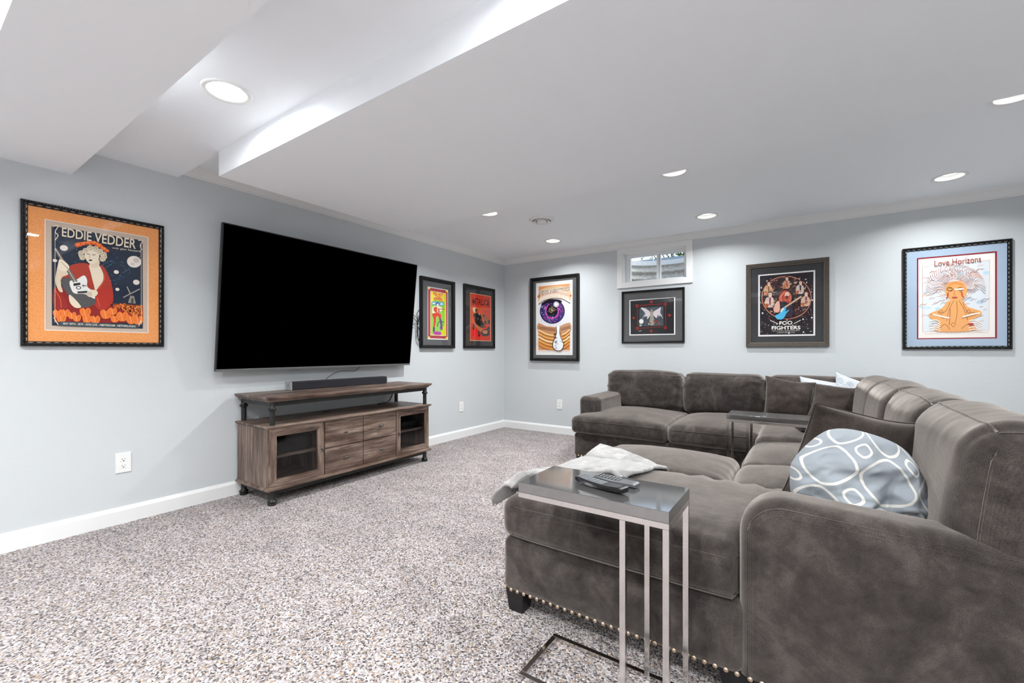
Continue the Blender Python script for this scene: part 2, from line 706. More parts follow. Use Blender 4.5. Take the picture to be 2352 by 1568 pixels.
GX = (1.034, 2.596, 4.156)
front = [(x, y) for y in (-1.694, -0.531) for x in GX]
mid = [(x, -3.868) for x in (1.273, 2.83, 4.39)]
back = [(x, y) for y in (-4.98, -6.55) for x in (1.25, 2.78, 4.31)]  # unseen rows behind the viewer; rear row is added fill light
HR = 0.079
sheet(0, RX, -3.63, 0, H, [(x, y, HR) for x, y in front], 'ceiling')
sheet(0, RX, RY, -4.508, H, [(x, y, HR) for x, y in back], 'ceiling')
sheet(0, RX, -4.111, -3.622, ZA, [(x, y, HR) for x, y in mid], 'ceiling_soffit', sides=0.25)
struct(MB().box(0, RX, -4.508, -4.111, ZB, 2.45).build('ceiling_soffit', M['ceil']))
struct(MB().box(0.62, RX, -3.638, -2.27, ZC, 2.45).build('ceiling_soffit', M['ceil']))
struct(MB().box(-0.2, RX + 0.2, RY - 0.2, 0.2, 2.46, 2.56).build('ceiling_slab', M['ceil']))  # unseen slab, added to keep sky light out of the lamp openings

# crown moulding and baseboards, mitred in the corner
CP = [(0.0, -0.070), (0.007, -0.070), (0.008, -0.062), (0.014, -0.058), (0.018, -0.049), (0.026, -0.036), (0.038, -0.020), (0.044, -0.015), (0.046, -0.010), (0.052, -0.007), (0.055, 0.0), (0.0, 0.0)]
BP = [(0.0, 0.0), (0.0145, 0.0), (0.0145, 0.076), (0.0125, 0.082), (0.008, 0.087), (0.005, 0.095), (0.0, 0.097)]


def run_moulding(name, prof, z0, path, mat):
    """path: list of (function p -> (x, y)) stations"""
    mb = MB()
    n = len(prof)
    vv = []
    for st in path:
        for (p, z) in prof:
            x, y = st(p)
            vv.append((x, y, z0 + z))
    ff = []
    for i in range(len(path) - 1):
        for k in range(n - 1):
            ff.append((i * n + k, i * n + k + 1, (i + 1) * n + k + 1, (i + 1) * n + k))
    ff.append(tuple(range(n)))
    ff.append(tuple(range((len(path) - 1) * n, len(path) * n))[::-1])
    mb.add(vv, ff)
    return struct(mb.build(name, mat))


run_moulding('trim_1', CP, H, [lambda p: (p, -3.62), lambda p: (p, -p)], M['trim'])
run_moulding('trim_2', CP, H, [lambda p: (p, -p), lambda p: (RX, -p)], M['trim'])
run_moulding('baseboard_left', BP, 0, [lambda p: (p, RY), lambda p: (p, -p)], M['trim'])
run_moulding('baseboard_far', BP, 0, [lambda p: (p, -p), lambda p: (RX, -p)], M['trim'])

# ------------------------------------------------------------ basement window in the far wall
win = bpy.data.objects.new('window_1', None)
C.objects.link(win)
win.location = (1.97, 0.0, 1.70)
struct(win)
cw = 0.058
for (a, b_, c_, d_) in ((WX0 - cw, WX0 + 0.004, WZ0 - cw, 2.149), (WX1 - 0.004, WX1 + cw, WZ0 - cw, 2.149),
                        (WX0, WX1, WZ0 - cw, WZ0 + 0.004), (WX0, WX1, WZ1 - 0.004, 2.149)):
    MB().bbox(a, b_, -0.016, 0.0, c_, d_, 0.003).build('casing', M['trim'], win)
rv = MB()
rv.box(WX0 - 0.001, WX0 + 0.006, 0, 0.10, WZ0, WZ1).box(WX1 - 0.006, WX1 + 0.001, 0, 0.10, WZ0, WZ1)
rv.box(WX0, WX1, 0, 0.10, WZ1 - 0.006, WZ1 + 0.001).box(WX0, WX1, 0, 0.10, WZ0 - 0.001, WZ0 + 0.006)
build_each(rv, 'jamb', M['trim'], win)
fr = MB()
fx0, fx1, fz0, fz1 = WX0 + 0.006, WX1 - 0.006, WZ0 + 0.006, WZ1 - 0.006
for (a, b_, c_, d_) in ((fx0, fx0 + 0.04, fz0, fz1), (fx1 - 0.04, fx1, fz0, fz1), (fx0 + 0.04, fx1 - 0.04, fz0, fz0 + 0.022), (fx0 + 0.04, fx1 - 0.04, fz1 - 0.03, fz1)):
    fr.bbox(a, b_, 0.09, 0.15, c_, d_, 0.003)
build_each(fr, 'frame_rail', M['vinyl'], win)
MB().bbox(1.977, 2.002, 0.092, 0.15, fz0 + 0.022, fz1 - 0.03, 0.003).build('mullion', M['vinyl'], win)
sa = MB()
sa.bbox(2.006, 2.018, 0.10, 0.14, fz0 + 0.022, fz1 - 0.03, 0.002)
sa.bbox(fx0 + 0.04, fx0 + 0.052, 0.10, 0.14, fz0 + 0.022, fz1 - 0.03, 0.002)
build_each(sa, 'sash_rail', M['vinyl'], win)
for (a, b_) in ((fx0 + 0.052, 1.977), (2.018, fx1 - 0.04)):
    MB().box(a, b_, 0.118, 0.122, fz0 + 0.022, fz1 - 0.03).build('pane', M['pane'], win)

# outside: galvanised window well, ground, fence, shrub
well = MB()
wc, wy, rr = 1.97, 0.2, 0.60
nz, na = 40, 30
vv, ff = [], []
for i in range(nz + 1):
    z = 1.55 + (2.075 - 1.55) * i / nz
    for k in range(na + 1):
        a = PI * k / na
        r_ = rr + 0.012 * math.sin((z - 1.55) * 2 * PI / 0.095)
        vv.append((wc + r_ * math.cos(a), wy + r_ * math.sin(a), z))
for i in range(nz):
    for k in range(na):
        ff.append((i * (na + 1) + k, i * (na + 1) + k + 1, (i + 1) * (na + 1) + k + 1, (i + 1) * (na + 1) + k))
well.add(vv, ff)
wo = struct(well.build('window_well', M['well'], smooth=True))
rim = MB()
for k in range(na):
    a0, a1 = PI * k / na, PI * (k + 1) / na
    P0, P1 = [(rr + 0.01, 2.07), (rr - 0.012, 2.078), (rr - 0.012, 2.135), (rr + 0.03, 2.140)], None
    for j in range(3):
        (ra, za), (rb, zb) = P0[j], P0[j + 1]
        rim.add([(wc + ra * math.cos(a0), wy + ra * math.sin(a0), za), (wc + ra * math.cos(a1), wy + ra * math.sin(a1), za),
                 (wc + rb * math.cos(a1), wy + rb * math.sin(a1), zb), (wc + rb * math.cos(a0), wy + rb * math.sin(a0), zb)], [(0, 1, 2, 3)])
rim.build('rim', M['vinyl'], wo, local=True)
MB().box(wc - 0.7, wc + 0.7, 0.2, 0.95, 1.50, 1.55).build('gravel_bed', M['soil'], wo, local=True)
g = MB()
g.box(-6, 12, 0.86, 16, 1.9, 2.02).box(-6, wc - 0.66, 0.2, 0.86, 1.9, 2.02).box(wc + 0.66, 12, 0.2, 0.86, 1.9, 2.02)
struct(g.build('ground', M['soil']))
fence = thing('board_fence', 'blue grey board fence outside beyond the small window', 'fence', (0, 6.0, 2.02))
for k in range(16):
    x = -3.0 + k * 0.36
    MB().bbox(x, x + 0.345, 6.0, 6.03, 2.02, 3.26, 0.004).build('board', M['siding'], fence)
shrub = thing('shrub', 'leafy green shrub outside seen through the small window', 'shrub', (0.7, 6.7, 2.02))
st = MB()
for k in range(7):
    st.tube([(0.7, 6.7, 2.02), (0.5 + 0.12 * k - 0.1, 6.7 + 0.05 * k, 2.9), (0.0 + 0.28 * k - 0.2, 6.75, 3.9)], 0.012, 5)
st.build('stem', M['twig'], shrub)
lf = MB()
for k in range(900):
    cx_, cy_, cz_ = 0.75 + random.gauss(0, 0.42), 6.7 + random.gauss(0, 0.2), 3.45 + random.gauss(0, 0.22)
    R_ = Matrix.Translation((cx_, cy_, cz_)) @ Matrix.Rotation(random.uniform(0, 6.28), 4, 'Z') @ Matrix.Rotation(random.uniform(-1.2, 1.2), 4, 'X')
    L_ = random.uniform(0.03, 0.055)
    lf.add([R_ @ Vector(p) for p in ((0, -L_, 0), (L_ * .5, 0, 0.006), (0, L_, 0), (-L_ * .5, 0, 0.006))], [(0, 1, 2), (0, 2, 3)], k % 2)
lo = lf.build('foliage', [M['leaf'], M['leaf2']], shrub)
lo['kind'] = 'stuff'


# ============================================================ recessed lamps
def recessed_light(x, y, z, label, dim=1.0, spread=None, up=-0.001):
    t = thing('recessed_light', label, 'ceiling light', (x, y, z), 0, 'recessed ceiling lights')
    MB().lathe([(HR - 0.004, 0.001), (HR - 0.003, -0.003), (0.090, -0.005), (0.095, -0.003), (0.095, 0.001)], 40, x, y, z, caps=False).build('trim_ring', M['plastic_white'], t, smooth=True)
    MB().lathe([(HR - 0.003, -0.002), (0.073, 0.008), (0.058, 0.026), (0.054, 0.027)], 40, x, y, z, caps=False).build('reflector', M['plastic_white'], t, smooth=True)
    MB().lathe([(0.0005, 0.0245), (0.03, 0.0252), (0.055, 0.0270)], 32, x, y, z, caps=False).build('lens', M['lens'], t, smooth=True)
    ld = bpy.data.lights.new('lamp', 'AREA')
    ld.shape = 'DISK'
    ld.size = 0.096
    ld.energy = LAMP * dim
    ld.spread = math.radians(spread or SPREAD)
    ld.color = (0.955, 0.985, 1.0)
    lo_ = bpy.data.objects.new('lamp', ld)
    C.objects.link(lo_)
    lo_.location = (0, 0, up)
    lo_.parent = t
    return t


names = {(1.034, -1.694): 'round recessed light half hidden by ceiling step, nearest the far left corner',
         (2.596, -1.694): 'round recessed light half hidden by ceiling step, middle of its row',
         (4.156, -1.694): 'round recessed light cut by the right edge of the picture',
         (1.034, -0.531): 'small round recessed light nearest the corner above eye poster',
         (2.596, -0.531): 'round recessed light just above the small window',
         (4.156, -0.531): 'round recessed light above the pale blue matted picture',
         (1.273, -3.868): 'large round recessed light in the raised ceiling bay at upper left'}
for (x, y) in front:
    recessed_light(x, y, H, names[(x, y)], 0.46 if y > -1 else 1.05)
for (x, y) in mid:
    recessed_light(x, y, ZA, names.get((x, y), 'recessed light in the raised ceiling bay above the viewer' if x < 3 else 'recessed light in the raised ceiling bay nearest the right wall'), 0.40, 172.0)
for (x, y) in back:
    recessed_light(x, y, H, 'recessed light behind the viewer in the %s row, %s' % ('front' if y > -6 else 'added rear fill', {1.25: 'nearest the left wall', 2.78: 'middle one', 4.31: 'nearest the right wall'}[x]), 1.2)

# round air diffuser
vt = thing('ceiling_vent', 'round white air vent with concentric rings in the ceiling', 'vent', (1.328, -1.284, H))
MB().lathe([(0.118, 0.0), (0.117, -0.006), (0.095, -0.012), (0.088, -0.022), (0.084, -0.020), (0.086, -0.004)], 40, 1.328, -1.284, H, caps=False).build('outer_ring', M['plastic_white'], vt, smooth=True)
MB().lathe([(0.084, -0.001), (0.0005, -0.001)], 40, 1.328, -1.284, H, caps=False).build('throat', M['slot'], vt)
MB().lathe([(0.058, -0.010), (0.080, -0.028), (0.078, -0.031), (0.056, -0.022)], 40, 1.328, -1.284, H, caps=False).build('inner_ring', M['plastic_white'], vt, smooth=True)
MB().lathe([(0.045, -0.014), (0.046, -0.034), (0.030, -0.036), (0.0005, -0.036)], 32, 1.328, -1.284, H, caps=False).build('center_disc', M['plastic_white'], vt, smooth=True)


# ============================================================ outlets
def outlet(loc, rotz, label):
    t = thing('wall_outlet', label, 'outlet', loc, rotz, 'white duplex outlets')
    MB().bbox(-0.036, 0.036, -0.006, 0.0, -0.058, 0.058, 0.003).build('cover_plate', M['plastic_white'], t, local=True)
    for sgn in (-1, 1):
        r = MB()
        cz = sgn * 0.0195
        pts = []
        for k in range(20):
            a = 2 * PI * k / 20
            pts.append((0.0165 * math.cos(a), cz + max(-0.0115, min(0.0115, 0.0165 * math.sin(a)))))
        r.prism(pts, 'y', -0.0075, -0.003)
        ro = r.build('receptacle', M['plastic_white'], t, local=True)
        sl = MB()
        sl.box(-0.0075, -0.0053, -0.0078, -0.007, cz - 0.001, cz + 0.008).box(0.005, 0.0068, -0.0078, -0.007, cz + 0.0005, cz + 0.008)
        sl.lathe([(0.0028, -0.0078), (0.0028, -0.007)], 10, 0, 0, cz - 0.0065, axis='y')
        build_each(sl, 'slot', M['slot'], ro, local=True)
    return t


outlet((0.0, -3.893, 0.354), PI / 2, 'white outlet low on the left wall below the orange matted poster')
outlet((0.0, -0.864, 0.361), PI / 2, 'white outlet on the left wall between media console and corner')
outlet((0.836, 0.0, 0.357), 0.0, 'white outlet on the far wall beside the sofa arm')

# ============================================================ media console
CON = thing('media_console', 'weathered grey oak media console with metal posts and glass doors under the television', 'tv stand', (0.25, -2.56, 0))
wy_, wz_ = M['wood_y'], M['wood_z']
# top board with stepped moulding underneath
tp = MB()
for (x1, y0, y1, z0, z1) in ((0.475, -3.302, -1.822, 0.699, 0.714), (0.468, -3.294, -1.830, 0.690, 0.699), (0.455, -3.280, -1.845, 0.677, 0.690)):
    tp.bbox(0.022, x1, y0, y1, z0, z1, 0.003)
tp.build('top', wy_, CON)
ap = MB()
ap.box(0.425, 0.440, -3.262, -1.862, 0.648, 0.678).box(0.04, 0.055, -3.262, -1.862, 0.648, 0.678)
ap.box(0.055, 0.425, -3.262, -3.247, 0.648, 0.678).box(0.055, 0.425, -1.877, -1.862, 0.648, 0.678)
build_each(ap, 'apron', M['bronze'], CON)
for y in (-3.250, -1.874):
    for x in (0.045, 0.432):
        MB().lathe([(0.0165, 0.516), (0.0165, 0.615), (0.021, 0.618), (0.0265, 0.626), (0.0265, 0.631), (0.020, 0.637), (0.0175, 0.641), (0.0185, 0.678)], 20, x, y, 0).build('post', M['bronze'], CON, smooth=True, angle=40)
sh = MB()
sh.bbox(0.024, 0.472, -3.300, -1.824, 0.509, 0.522, 0.005)
sh.bbox(0.024, 0.462, -3.292, -1.832, 0.503, 0.510, 0.002)
sh.build('open_shelf', wy_, CON)
cy = MB()
cy.lathe([(0.03, 0.5222), (0.03, 0.5235), (0.0005, 0.5235)], 20, 0.12, -2.66, 0, caps=False)
cy.build('cable_grommet', M['device'], CON)
# carcass
bx0, bx1, by0, by1, bz0, bz1 = 0.03, 0.428, -3.286, -1.838, 0.118, 0.504
ca = MB()
ca.box(bx0, bx1, by0, by0 + 0.018, bz0, bz1)
ca.box(bx0, bx1, by1 - 0.018, by1, bz0, bz1)
build_each(ca, 'side_panel', wz_, CON)
MB().box(bx0, bx0 + 0.006, by0 + 0.018, by1 - 0.018, bz0, bz1).build('back_panel', wz_, CON)
MB().box(bx0, bx1, by0 + 0.018, by1 - 0.018, bz0, bz0 + 0.016).build('bottom_panel', wy_, CON)
dv = MB()
dv.box(bx0 + 0.006, bx1, -2.892, -2.876, bz0 + 0.016, bz1).box(bx0 + 0.006, bx1, -2.226, -2.210, bz0 + 0.016, bz1)
build_each(dv, 'divider', wz_, CON)
for (y0, y1) in ((by0 + 0.018, -2.892), (-2.210, by1 - 0.018)):
    MB().bbox(bx0 + 0.006, 0.395, y0, y1, 0.292, 0.308, 0.002).build('inner_shelf', wy_, CON)
# doors and drawers
FX0, FX1 = 0.428, 0.446


def door(y0, y1, g0, g1, ky):
    z0, z1, gz0, gz1 = 0.122, 0.500, 0.166, 0.448
    d = bpy.data.objects.new('door', None)
    C.objects.link(d)
    d.parent = CON
    d.location = (0, 0, 0)
    d.matrix_parent_inverse = Matrix.Translation(-CON.location)
    o = d
    st_ = MB()
    st_.prism([(y0, z0), (g0, gz0), (g0, gz1), (y0, z1)], 'x', FX0, FX1)
    st_.prism([(y1, z1), (g1, gz1), (g1, gz0), (y1, z0)], 'x', FX0, FX1)
    build_each(st_, 'stile', wz_, o)
    dh = MB()
    dh.prism([(y0, z0), (y1, z0), (g1, gz0), (g0, gz0)], 'x', FX0, FX1)
    dh.prism([(g0, gz1), (g1, gz1), (y1, z1), (y0, z1)], 'x', FX0, FX1)
    build_each(dh, 'rail', wy_, o)
    MB().box(FX0 + 0.006, FX0 + 0.009, g0 - 0.004, g1 + 0.004, gz0 - 0.004, gz1 + 0.004).build('glass', M['smoke'], o)
    knob(o, ky, 0.305, 'z')


def knob(par, y, z, up):
    k = MB()
    k.lathe([(0.0045, 0.0), (0.0045, 0.014)], 12, FX1, y, z, axis='x')
    a, b_ = (0.0095, 0.017) if up == 'z' else (0.017, 0.0095)
    k.ell((FX1 + 0.017, y, z), 0.0065, a, b_, 16, 8)
    k.build('knob', M['pewter'], par, smooth=True)


door(-3.286, -2.888, -3.228, -2.938, -2.905)
door(-2.216, -1.838, -2.172, -1.884, -2.194)
for (y0, y1) in ((-2.880, -2.556), (-2.550, -2.224)):
    for (z0, z1, kz) in ((0.122, 0.299, 0.208), (0.304, 0.500, 0.401)):
        o = MB().bbox(FX0, FX1, y0, y1, z0, z1, 0.0015).build('drawer', wy_, CON)
        knob(o, (y0 + y1) / 2, kz, 'y')
bt = MB()
bt.bbox(0.026, 0.470, -3.300, -1.824, 0.097, 0.112, 0.006)
bt.bbox(0.026, 0.456, -3.290, -1.834, 0.110, 0.119, 0.002)
bt.build('base_moulding', wy_, CON)
rl = MB()
rl.box(0.420, 0.440, -3.262, -1.862, 0.068, 0.097).box(0.04, 0.06, -3.262, -1.862, 0.068, 0.097)
rl.box(0.06, 0.42, -3.262, -3.242, 0.068, 0.097).box(0.06, 0.42, -1.882, -1.862, 0.068, 0.097)
build_each(rl, 'base_rail', M['bronze'], CON)
for y in (-3.250, -1.874):
    for x in (0.045, 0.430):
        MB().lathe([(0.026, 0.0), (0.027, 0.010), (0.023, 0.014), (0.029, 0.021), (0.029, 0.026), (0.021, 0.034), (0.0175, 0.040), (0.0165, 0.099)], 20, x, y, 0).build('leg', M['bronze'], CON, smooth=True, angle=40)

# devices behind the glass
rc = thing('av_receiver', 'black av receiver with perforated top behind the left glass door of console', 'receiver', (0.22, -3.08, 0.308))
MB().bbox(0.06, 0.36, -3.255, -2.93, 0.314, 0.41, 0.003).build('case', M['device'], rc)
ft = MB()
for (x, y) in ((0.08, -3.24), (0.34, -3.24), (0.08, -2.945), (0.34, -2.945)):
    ft.lathe([(0.012, 0.308), (0.012, 0.314)], 10, x, y, 0)
build_each(ft, 'foot', M['device'], rc)
dt = MB()
for i in range(16):
    for j in range(2):
        dt.lathe([(0.0028, -0.0005), (0.0022, 0.0008)], 6, 0.3605, -3.236 + i * 0.0195, 0.395 - j * 0.012, axis='x')
dto = dt.build('vent_hole', M['dot'], rc)
dto['kind'] = 'stuff'
cb = thing('cable_box', 'black cable box with a small light behind the right glass door of console', 'cable box', (0.22, -2.03, 0.308))
MB().bbox(0.10, 0.35, -2.18, -1.87, 0.308, 0.375, 0.003).build('case', M['device'], cb)
dt = MB()
for i in range(14):
    dt.lathe([(0.0026, -0.0005), (0.002, 0.0008)], 6, 0.3505, -2.165 + i * 0.02, 0.358, axis='x')
dto = dt.build('vent_hole', M['dot'], cb)
dto['kind'] = 'stuff'
MB().lathe([(0.006, 0.0), (0.006, 0.003)], 12, 0.35, -2.12, 0.335, axis='x').build('indicator_button', M['silver'], cb)

# ============================================================ soundbar
sbz = 0.7145
sb = thing('soundbar', 'long black fabric soundbar with silver end caps on the console', 'soundbar', (0.10, -2.51, sbz))
MB().bbox(0.062, 0.140, -2.962, -2.062, sbz, sbz + 0.063, 0.006).build('body', M['grille'], sb)
for (a, b_) in ((-2.966, -2.955), (-2.069, -2.058)):
    MB().bbox(0.060, 0.143, a, b_, sbz, sbz + 0.0645, 0.004).build('end_cap', M['silver'], sb)
em = MB()
em.tube([(0.098, -2.9665, sbz + 0.042), (0.104, -2.9665, sbz + 0.028), (0.110, -2.9665, sbz + 0.042)], 0.0012, 5)
em.build('emblem', M['bezel'], sb)


# ============================================================ cables
def smooth_path(pts, n=8):
    pts = [Vector(p) for p in pts]
    out = []
    for i in range(len(pts) - 1):
        p0, p1, p2, p3 = pts[max(i - 1, 0)], pts[i], pts[i + 1], pts[min(i + 2, len(pts) - 1)]
        for k in range(n):
            t = k / n
            out.append(0.5 * ((2 * p1) + (p2 - p0) * t + (2 * p0 - 5 * p1 + 4 * p2 - p3) * t * t + (-p0 + 3 * p1 - 3 * p2 + p3) * t ** 3))
    out.append(pts[-1])
    return out


tag(MB().tube(smooth_path([(0.050, -2.64, sbz + 0.004), (0.050, -2.625, 0.77), (0.046, -2.585, 0.80), (0.04, -2.50, 0.836), (0.03, -2.40, 0.838), (0.03, -2.34, 0.834), (0.035, -2.30, 0.852), (0.05, -2.272, 0.89)]), 0.0022, 6).build('thin_cable', M['cable'], smooth=True),
    'thin black cable looping from soundbar up to the television', 'cable')
tag(MB().tube(smooth_path([(0.06, -1.985, 0.690), (0.055, -1.96, 0.66), (0.055, -1.925, 0.615), (0.06, -1.955, 0.56), (0.09, -2.02, 0.535), (0.11, -2.09, 0.533), (0.10, -2.14, 0.525)]), 0.0045, 8).build('power_cable', M['cable'], smooth=True),
    'black power cable hanging behind the open shelf of the console', 'cable')
tag(MB().tube(smooth_path([(0.02, -2.00, 0.70), (0.018, -1.985, 0.63), (0.018, -2.00, 0.56), (0.02, -2.05, 0.53)]), 0.0028, 6).build('white_cable', M['cable_white'], smooth=True),
    'thin white cable against the wall behind the console shelf', 'cable')

# ============================================================ television
tv = bpy.data.objects.new('television', None)
C.objects.link(tv)
tag(tv, 'large black flat television tilted forward on the blue grey wall', 'television')
tv.location = (0.08, -2.588, 0.872)
tv.rotation_euler = (0, math.radians(6.3), 0)     # bottom edge is the hinge, top leans into the room
TW, TH = 1.708, 0.985
MB().bbox(-0.028, 0.0, -TW / 2, TW / 2, 0.0, TH, 0.004).build('housing', M['bezel'], tv, local=True)
MB().bbox(-0.060, -0.026, -TW / 2 + 0.25, TW / 2 - 0.25, 0.10, 0.62, 0.01).build('rear_cover', M['bezel'], tv, local=True)
bz = MB()
for (a, b_, c_, d_) in ((-TW / 2, -TW / 2 + 0.007, 0.02, TH), (TW / 2 - 0.007, TW / 2, 0.02, TH), (-TW / 2, TW / 2, TH - 0.007, TH)):
    bz.bbox(0.0, 0.003, a, b_, c_, d_, 0.001)
build_each(bz, 'bezel', M['bezel'], tv, local=True)
MB().box(0.0002, 0.0015, -TW / 2 + 0.007, TW / 2 - 0.007, 0.018, TH - 0.007).build('screen', M['screen'], tv, local=True)
MB().bbox(0.0, 0.005, -TW / 2, TW / 2, 0.0, 0.016, 0.0018).build('lower_strip', M['tvsilver'], tv, local=True)
MB().bbox(-0.072, 0.0, -0.22, 0.22, 0.30, 0.50, 0.004).build('wall_bracket', M['bezel'], tv, local=True)

# cord bundle between television and framed print
cbn = thing('cord_bundle', 'tangled bundle of thin black cords beside the television', 'cord', (0.03, -1.60, 1.30))
def at_left(px, py, X):
    """a point at distance X from the left wall that lies on the cords' height line"""
    return (X, px, py)
cords = [[(0.02, -1.500, 1.452), (0.03, -1.560, 1.430), (0.03, -1.590, 1.385), (0.03, -1.575, 1.32), (0.03, -1.585, 1.23), (0.03, -1.575, 1.16)],
         [(0.03, -1.66, 1.385), (0.04, -1.60, 1.345), (0.03, -1.585, 1.29), (0.03, -1.56, 1.24), (0.03, -1.50, 1.17), (0.03, -1.49, 1.12)],
         [(0.04, -1.67, 1.28), (0.04, -1.60, 1.285), (0.03, -1.575, 1.22), (0.03, -1.57, 1.15), (0.03, -1.53, 1.095), (0.03, -1.50, 1.12), (0.03, -1.53, 1.18), (0.04, -1.58, 1.25)],
         [(0.04, -1.66, 1.36), (0.04, -1.62, 1.325), (0.04, -1.58, 1.30), (0.03, -1.56, 1.37), (0.03, -1.55, 1.40), (0.03, -1.565, 1.35), (0.03, -1.57, 1.28)],
         [(0.035, -1.575, 1.26), (0.035, -1.55, 1.20), (0.03, -1.52, 1.14), (0.03, -1.545, 1.10), (0.03, -1.585, 1.15), (0.035, -1.575, 1.22)]]
for c_ in cords:
    c_ = [(x, min(y, -1.540), z) for x, y, z in c_]
    MB().tube(smooth_path(c_), 0.0032, 6).build('cord', M['cable'], cbn, smooth=True)


# ============================================================ upholstery helpers
def pad(mb, x0, x1, y0, y1, z0, z1, r, res=0.03, top=0.0, bot=0.0, side=(0.0, 0.0), disp=None, post=None):
    """soft box: rounded edges of radius r, crowned faces, small displacements; returns the surface map"""
    cx, cy, cz = (x0 + x1) / 2, (y0 + y1) / 2, (z0 + z1) / 2
    hx, hy, hz = (x1 - x0) / 2, (y1 - y0) / 2, (z1 - z0) / 2
    r = min(r, hx * .98, hy * .98, hz * .98)

    def mp(p):
        q = Vector((max(x0 + r, min(x1 - r, p[0])), max(y0 + r, min(y1 - r, p[1])), max(z0 + r, min(z1 - r, p[2]))))
        d = Vector(p) - q
        n = d.normalized() if d.length > 1e-9 else Vector((0, 0, 1))
        o = q + n * r
        u, v, w = (o.x - cx) / hx, (o.y - cy) / hy, (o.z - cz) / hz
        fu, fv, fw = max(0, 1 - u * u), max(0, 1 - v * v), max(0, 1 - w * w)
        k = (fu * fv) ** 0.55
        if w > 0:
            o.z += top * k * min(1, w * 1.6)
        else:
            o.z += bot * k * min(1, -w * 1.6)
        o.x += side[0] * (1 if u > 0 else -1) * min(1, abs(u) * 1.5) * (fv * fw) ** 0.5
        o.y += side[1] * (1 if v > 0 else -1) * min(1, abs(v) * 1.5) * (fu * fw) ** 0.5
        if disp:
            o += n * disp(o, u, v, w)
        if post:
            o = post(o)
        return o

    def axis(a, b):
        """stations: dense in the rounded rims, even between"""
        m = max(2, int(round((b - a - 2 * r) / res)))
        k = max(3, int(round(r / res * 2)) + 1)
        return [a + r * i / k for i in range(k)] + [a + r + (b - a - 2 * r) * i / m for i in range(m)] + [b - r + r * i / k for i in range(k + 1)]
    X, Y, Z = axis(x0, x1), axis(y0, y1), axis(z0, z1)
    nx, ny, nz_ = len(X), len(Y), len(Z)
    idx = {}
    base = len(mb.v)

    def vid(i, j, k):
        key = (i, j, k)
        if key not in idx:
            idx[key] = len(mb.v)
            mb.v.append(mp((X[i], Y[j], Z[k])))
        return idx[key]

    def quad(a, b, c, d):
        mb.f.append((a, b, c, d))
        mb.mi.append(0)
    for i in range(nx - 1):
        for j in range(ny - 1):
            quad(vid(i, j, nz_ - 1), vid(i + 1, j, nz_ - 1), vid(i + 1, j + 1, nz_ - 1), vid(i, j + 1, nz_ - 1))
            quad(vid(i, j + 1, 0), vid(i + 1, j + 1, 0), vid(i + 1, j, 0), vid(i, j, 0))
    for i in range(nx - 1):
        for k in range(nz_ - 1):
            quad(vid(i, 0, k), vid(i + 1, 0, k), vid(i + 1, 0, k + 1), vid(i, 0, k + 1))
            quad(vid(i, ny - 1, k + 1), vid(i + 1, ny - 1, k + 1), vid(i + 1, ny - 1, k), vid(i, ny - 1, k))
    for j in range(ny - 1):
        for k in range(nz_ - 1):
            quad(vid(0, j, k + 1), vid(0, j + 1, k + 1), vid(0, j + 1, k), vid(0, j, k))
            quad(vid(nx - 1, j, k), vid(nx - 1, j + 1, k), vid(nx - 1, j + 1, k + 1), vid(nx - 1, j, k + 1))
    return mp


def nz3(p, sx, sy, sz, seed=0.0):
    return noise.noise(Vector((p.x * sx + seed, p.y * sy + seed * 1.7, p.z * sz - seed)))


def soft(seed, amp=0.004, sx=5, sy=5, sz=5):
    return lambda o, u, v, w: amp * nz3(o, sx, sy, sz, seed)


def folds(seed, axis, amp, freq, edge='v'):
    """gathers that run across a cushion, strongest towards its rims"""
    def f(o, u, v, w):
        e = {'u': abs(u), 'v': abs(v), 'w': abs(w)}[edge]
        k = max(0.0, (e - 0.45) / 0.55) ** 1.5
        t = {'x': o.x, 'y': o.y, 'z': o.z}[axis]
        ph = 2.0 * nz3(o, 4, 4, 4, seed)
        return amp * k * math.sin(t * freq + ph * 3) * (0.6 + 0.8 * nz3(o, 9, 9, 9, seed + 3)) + 0.004 * nz3(o, 6, 6, 6, seed + 8)
    return f


def seam(par, mp, pts, r=0.0028, name='piping', mat=None):
    path = [mp(p) for p in pts]
    return MB().tube(path, r, 6).build(name, mat or M['sofa'], par, smooth=True)


def line(a, b, n=24):
    return [tuple(a[i] + (b[i] - a[i]) * k / n for i in range(3)) for k in range(n + 1)]


SO = M['sofa']
SOFA = thing('sectional_sofa', 'large brown grey microfibre sectional sofa with chaise and nailhead trim', 'sofa', (3.5, -1.8, 0))

nail_me = MB().lathe([(0.0075, 0.0), (0.0068, 0.0022), (0.0045, 0.0042), (0.0008, 0.0052)], 12, 0, 0, 0).build('nailhead_source', M['nail'], smooth=True)
NAIL = nail_me.data
bpy.data.objects.remove(nail_me)


def nails(par, pts, rot):
    for p in pts:
        o = bpy.data.objects.new('nailhead', NAIL)
        C.objects.link(o)
        o.parent = par
        o.location = p
        o.rotation_euler = rot


TO_NEAR = (PI / 2, 0, 0)       # dome points to -y
TO_LEFT = (0, -PI / 2, 0)      # dome points to -x

# ---- chaise (near end)
SY0, SY1 = -3.345, -2.640
b = MB()
pad(b, 2.352, 3.185, SY0, SY1, 0.083, 0.292, 0.03, 0.05, side=(0.004, 0.004), disp=soft(1, 0.004, 4, 4, 4))
base_ch = b.build('base', SO, SOFA, smooth=True)
nails(base_ch, [(2.368 + k * 0.0287, SY0 - 0.0035, 0.097) for k in range(29)], TO_NEAR)
nails(base_ch, [(2.3495, SY0 + 0.025 + k * 0.0287, 0.097) for k in range(23)], TO_LEFT)


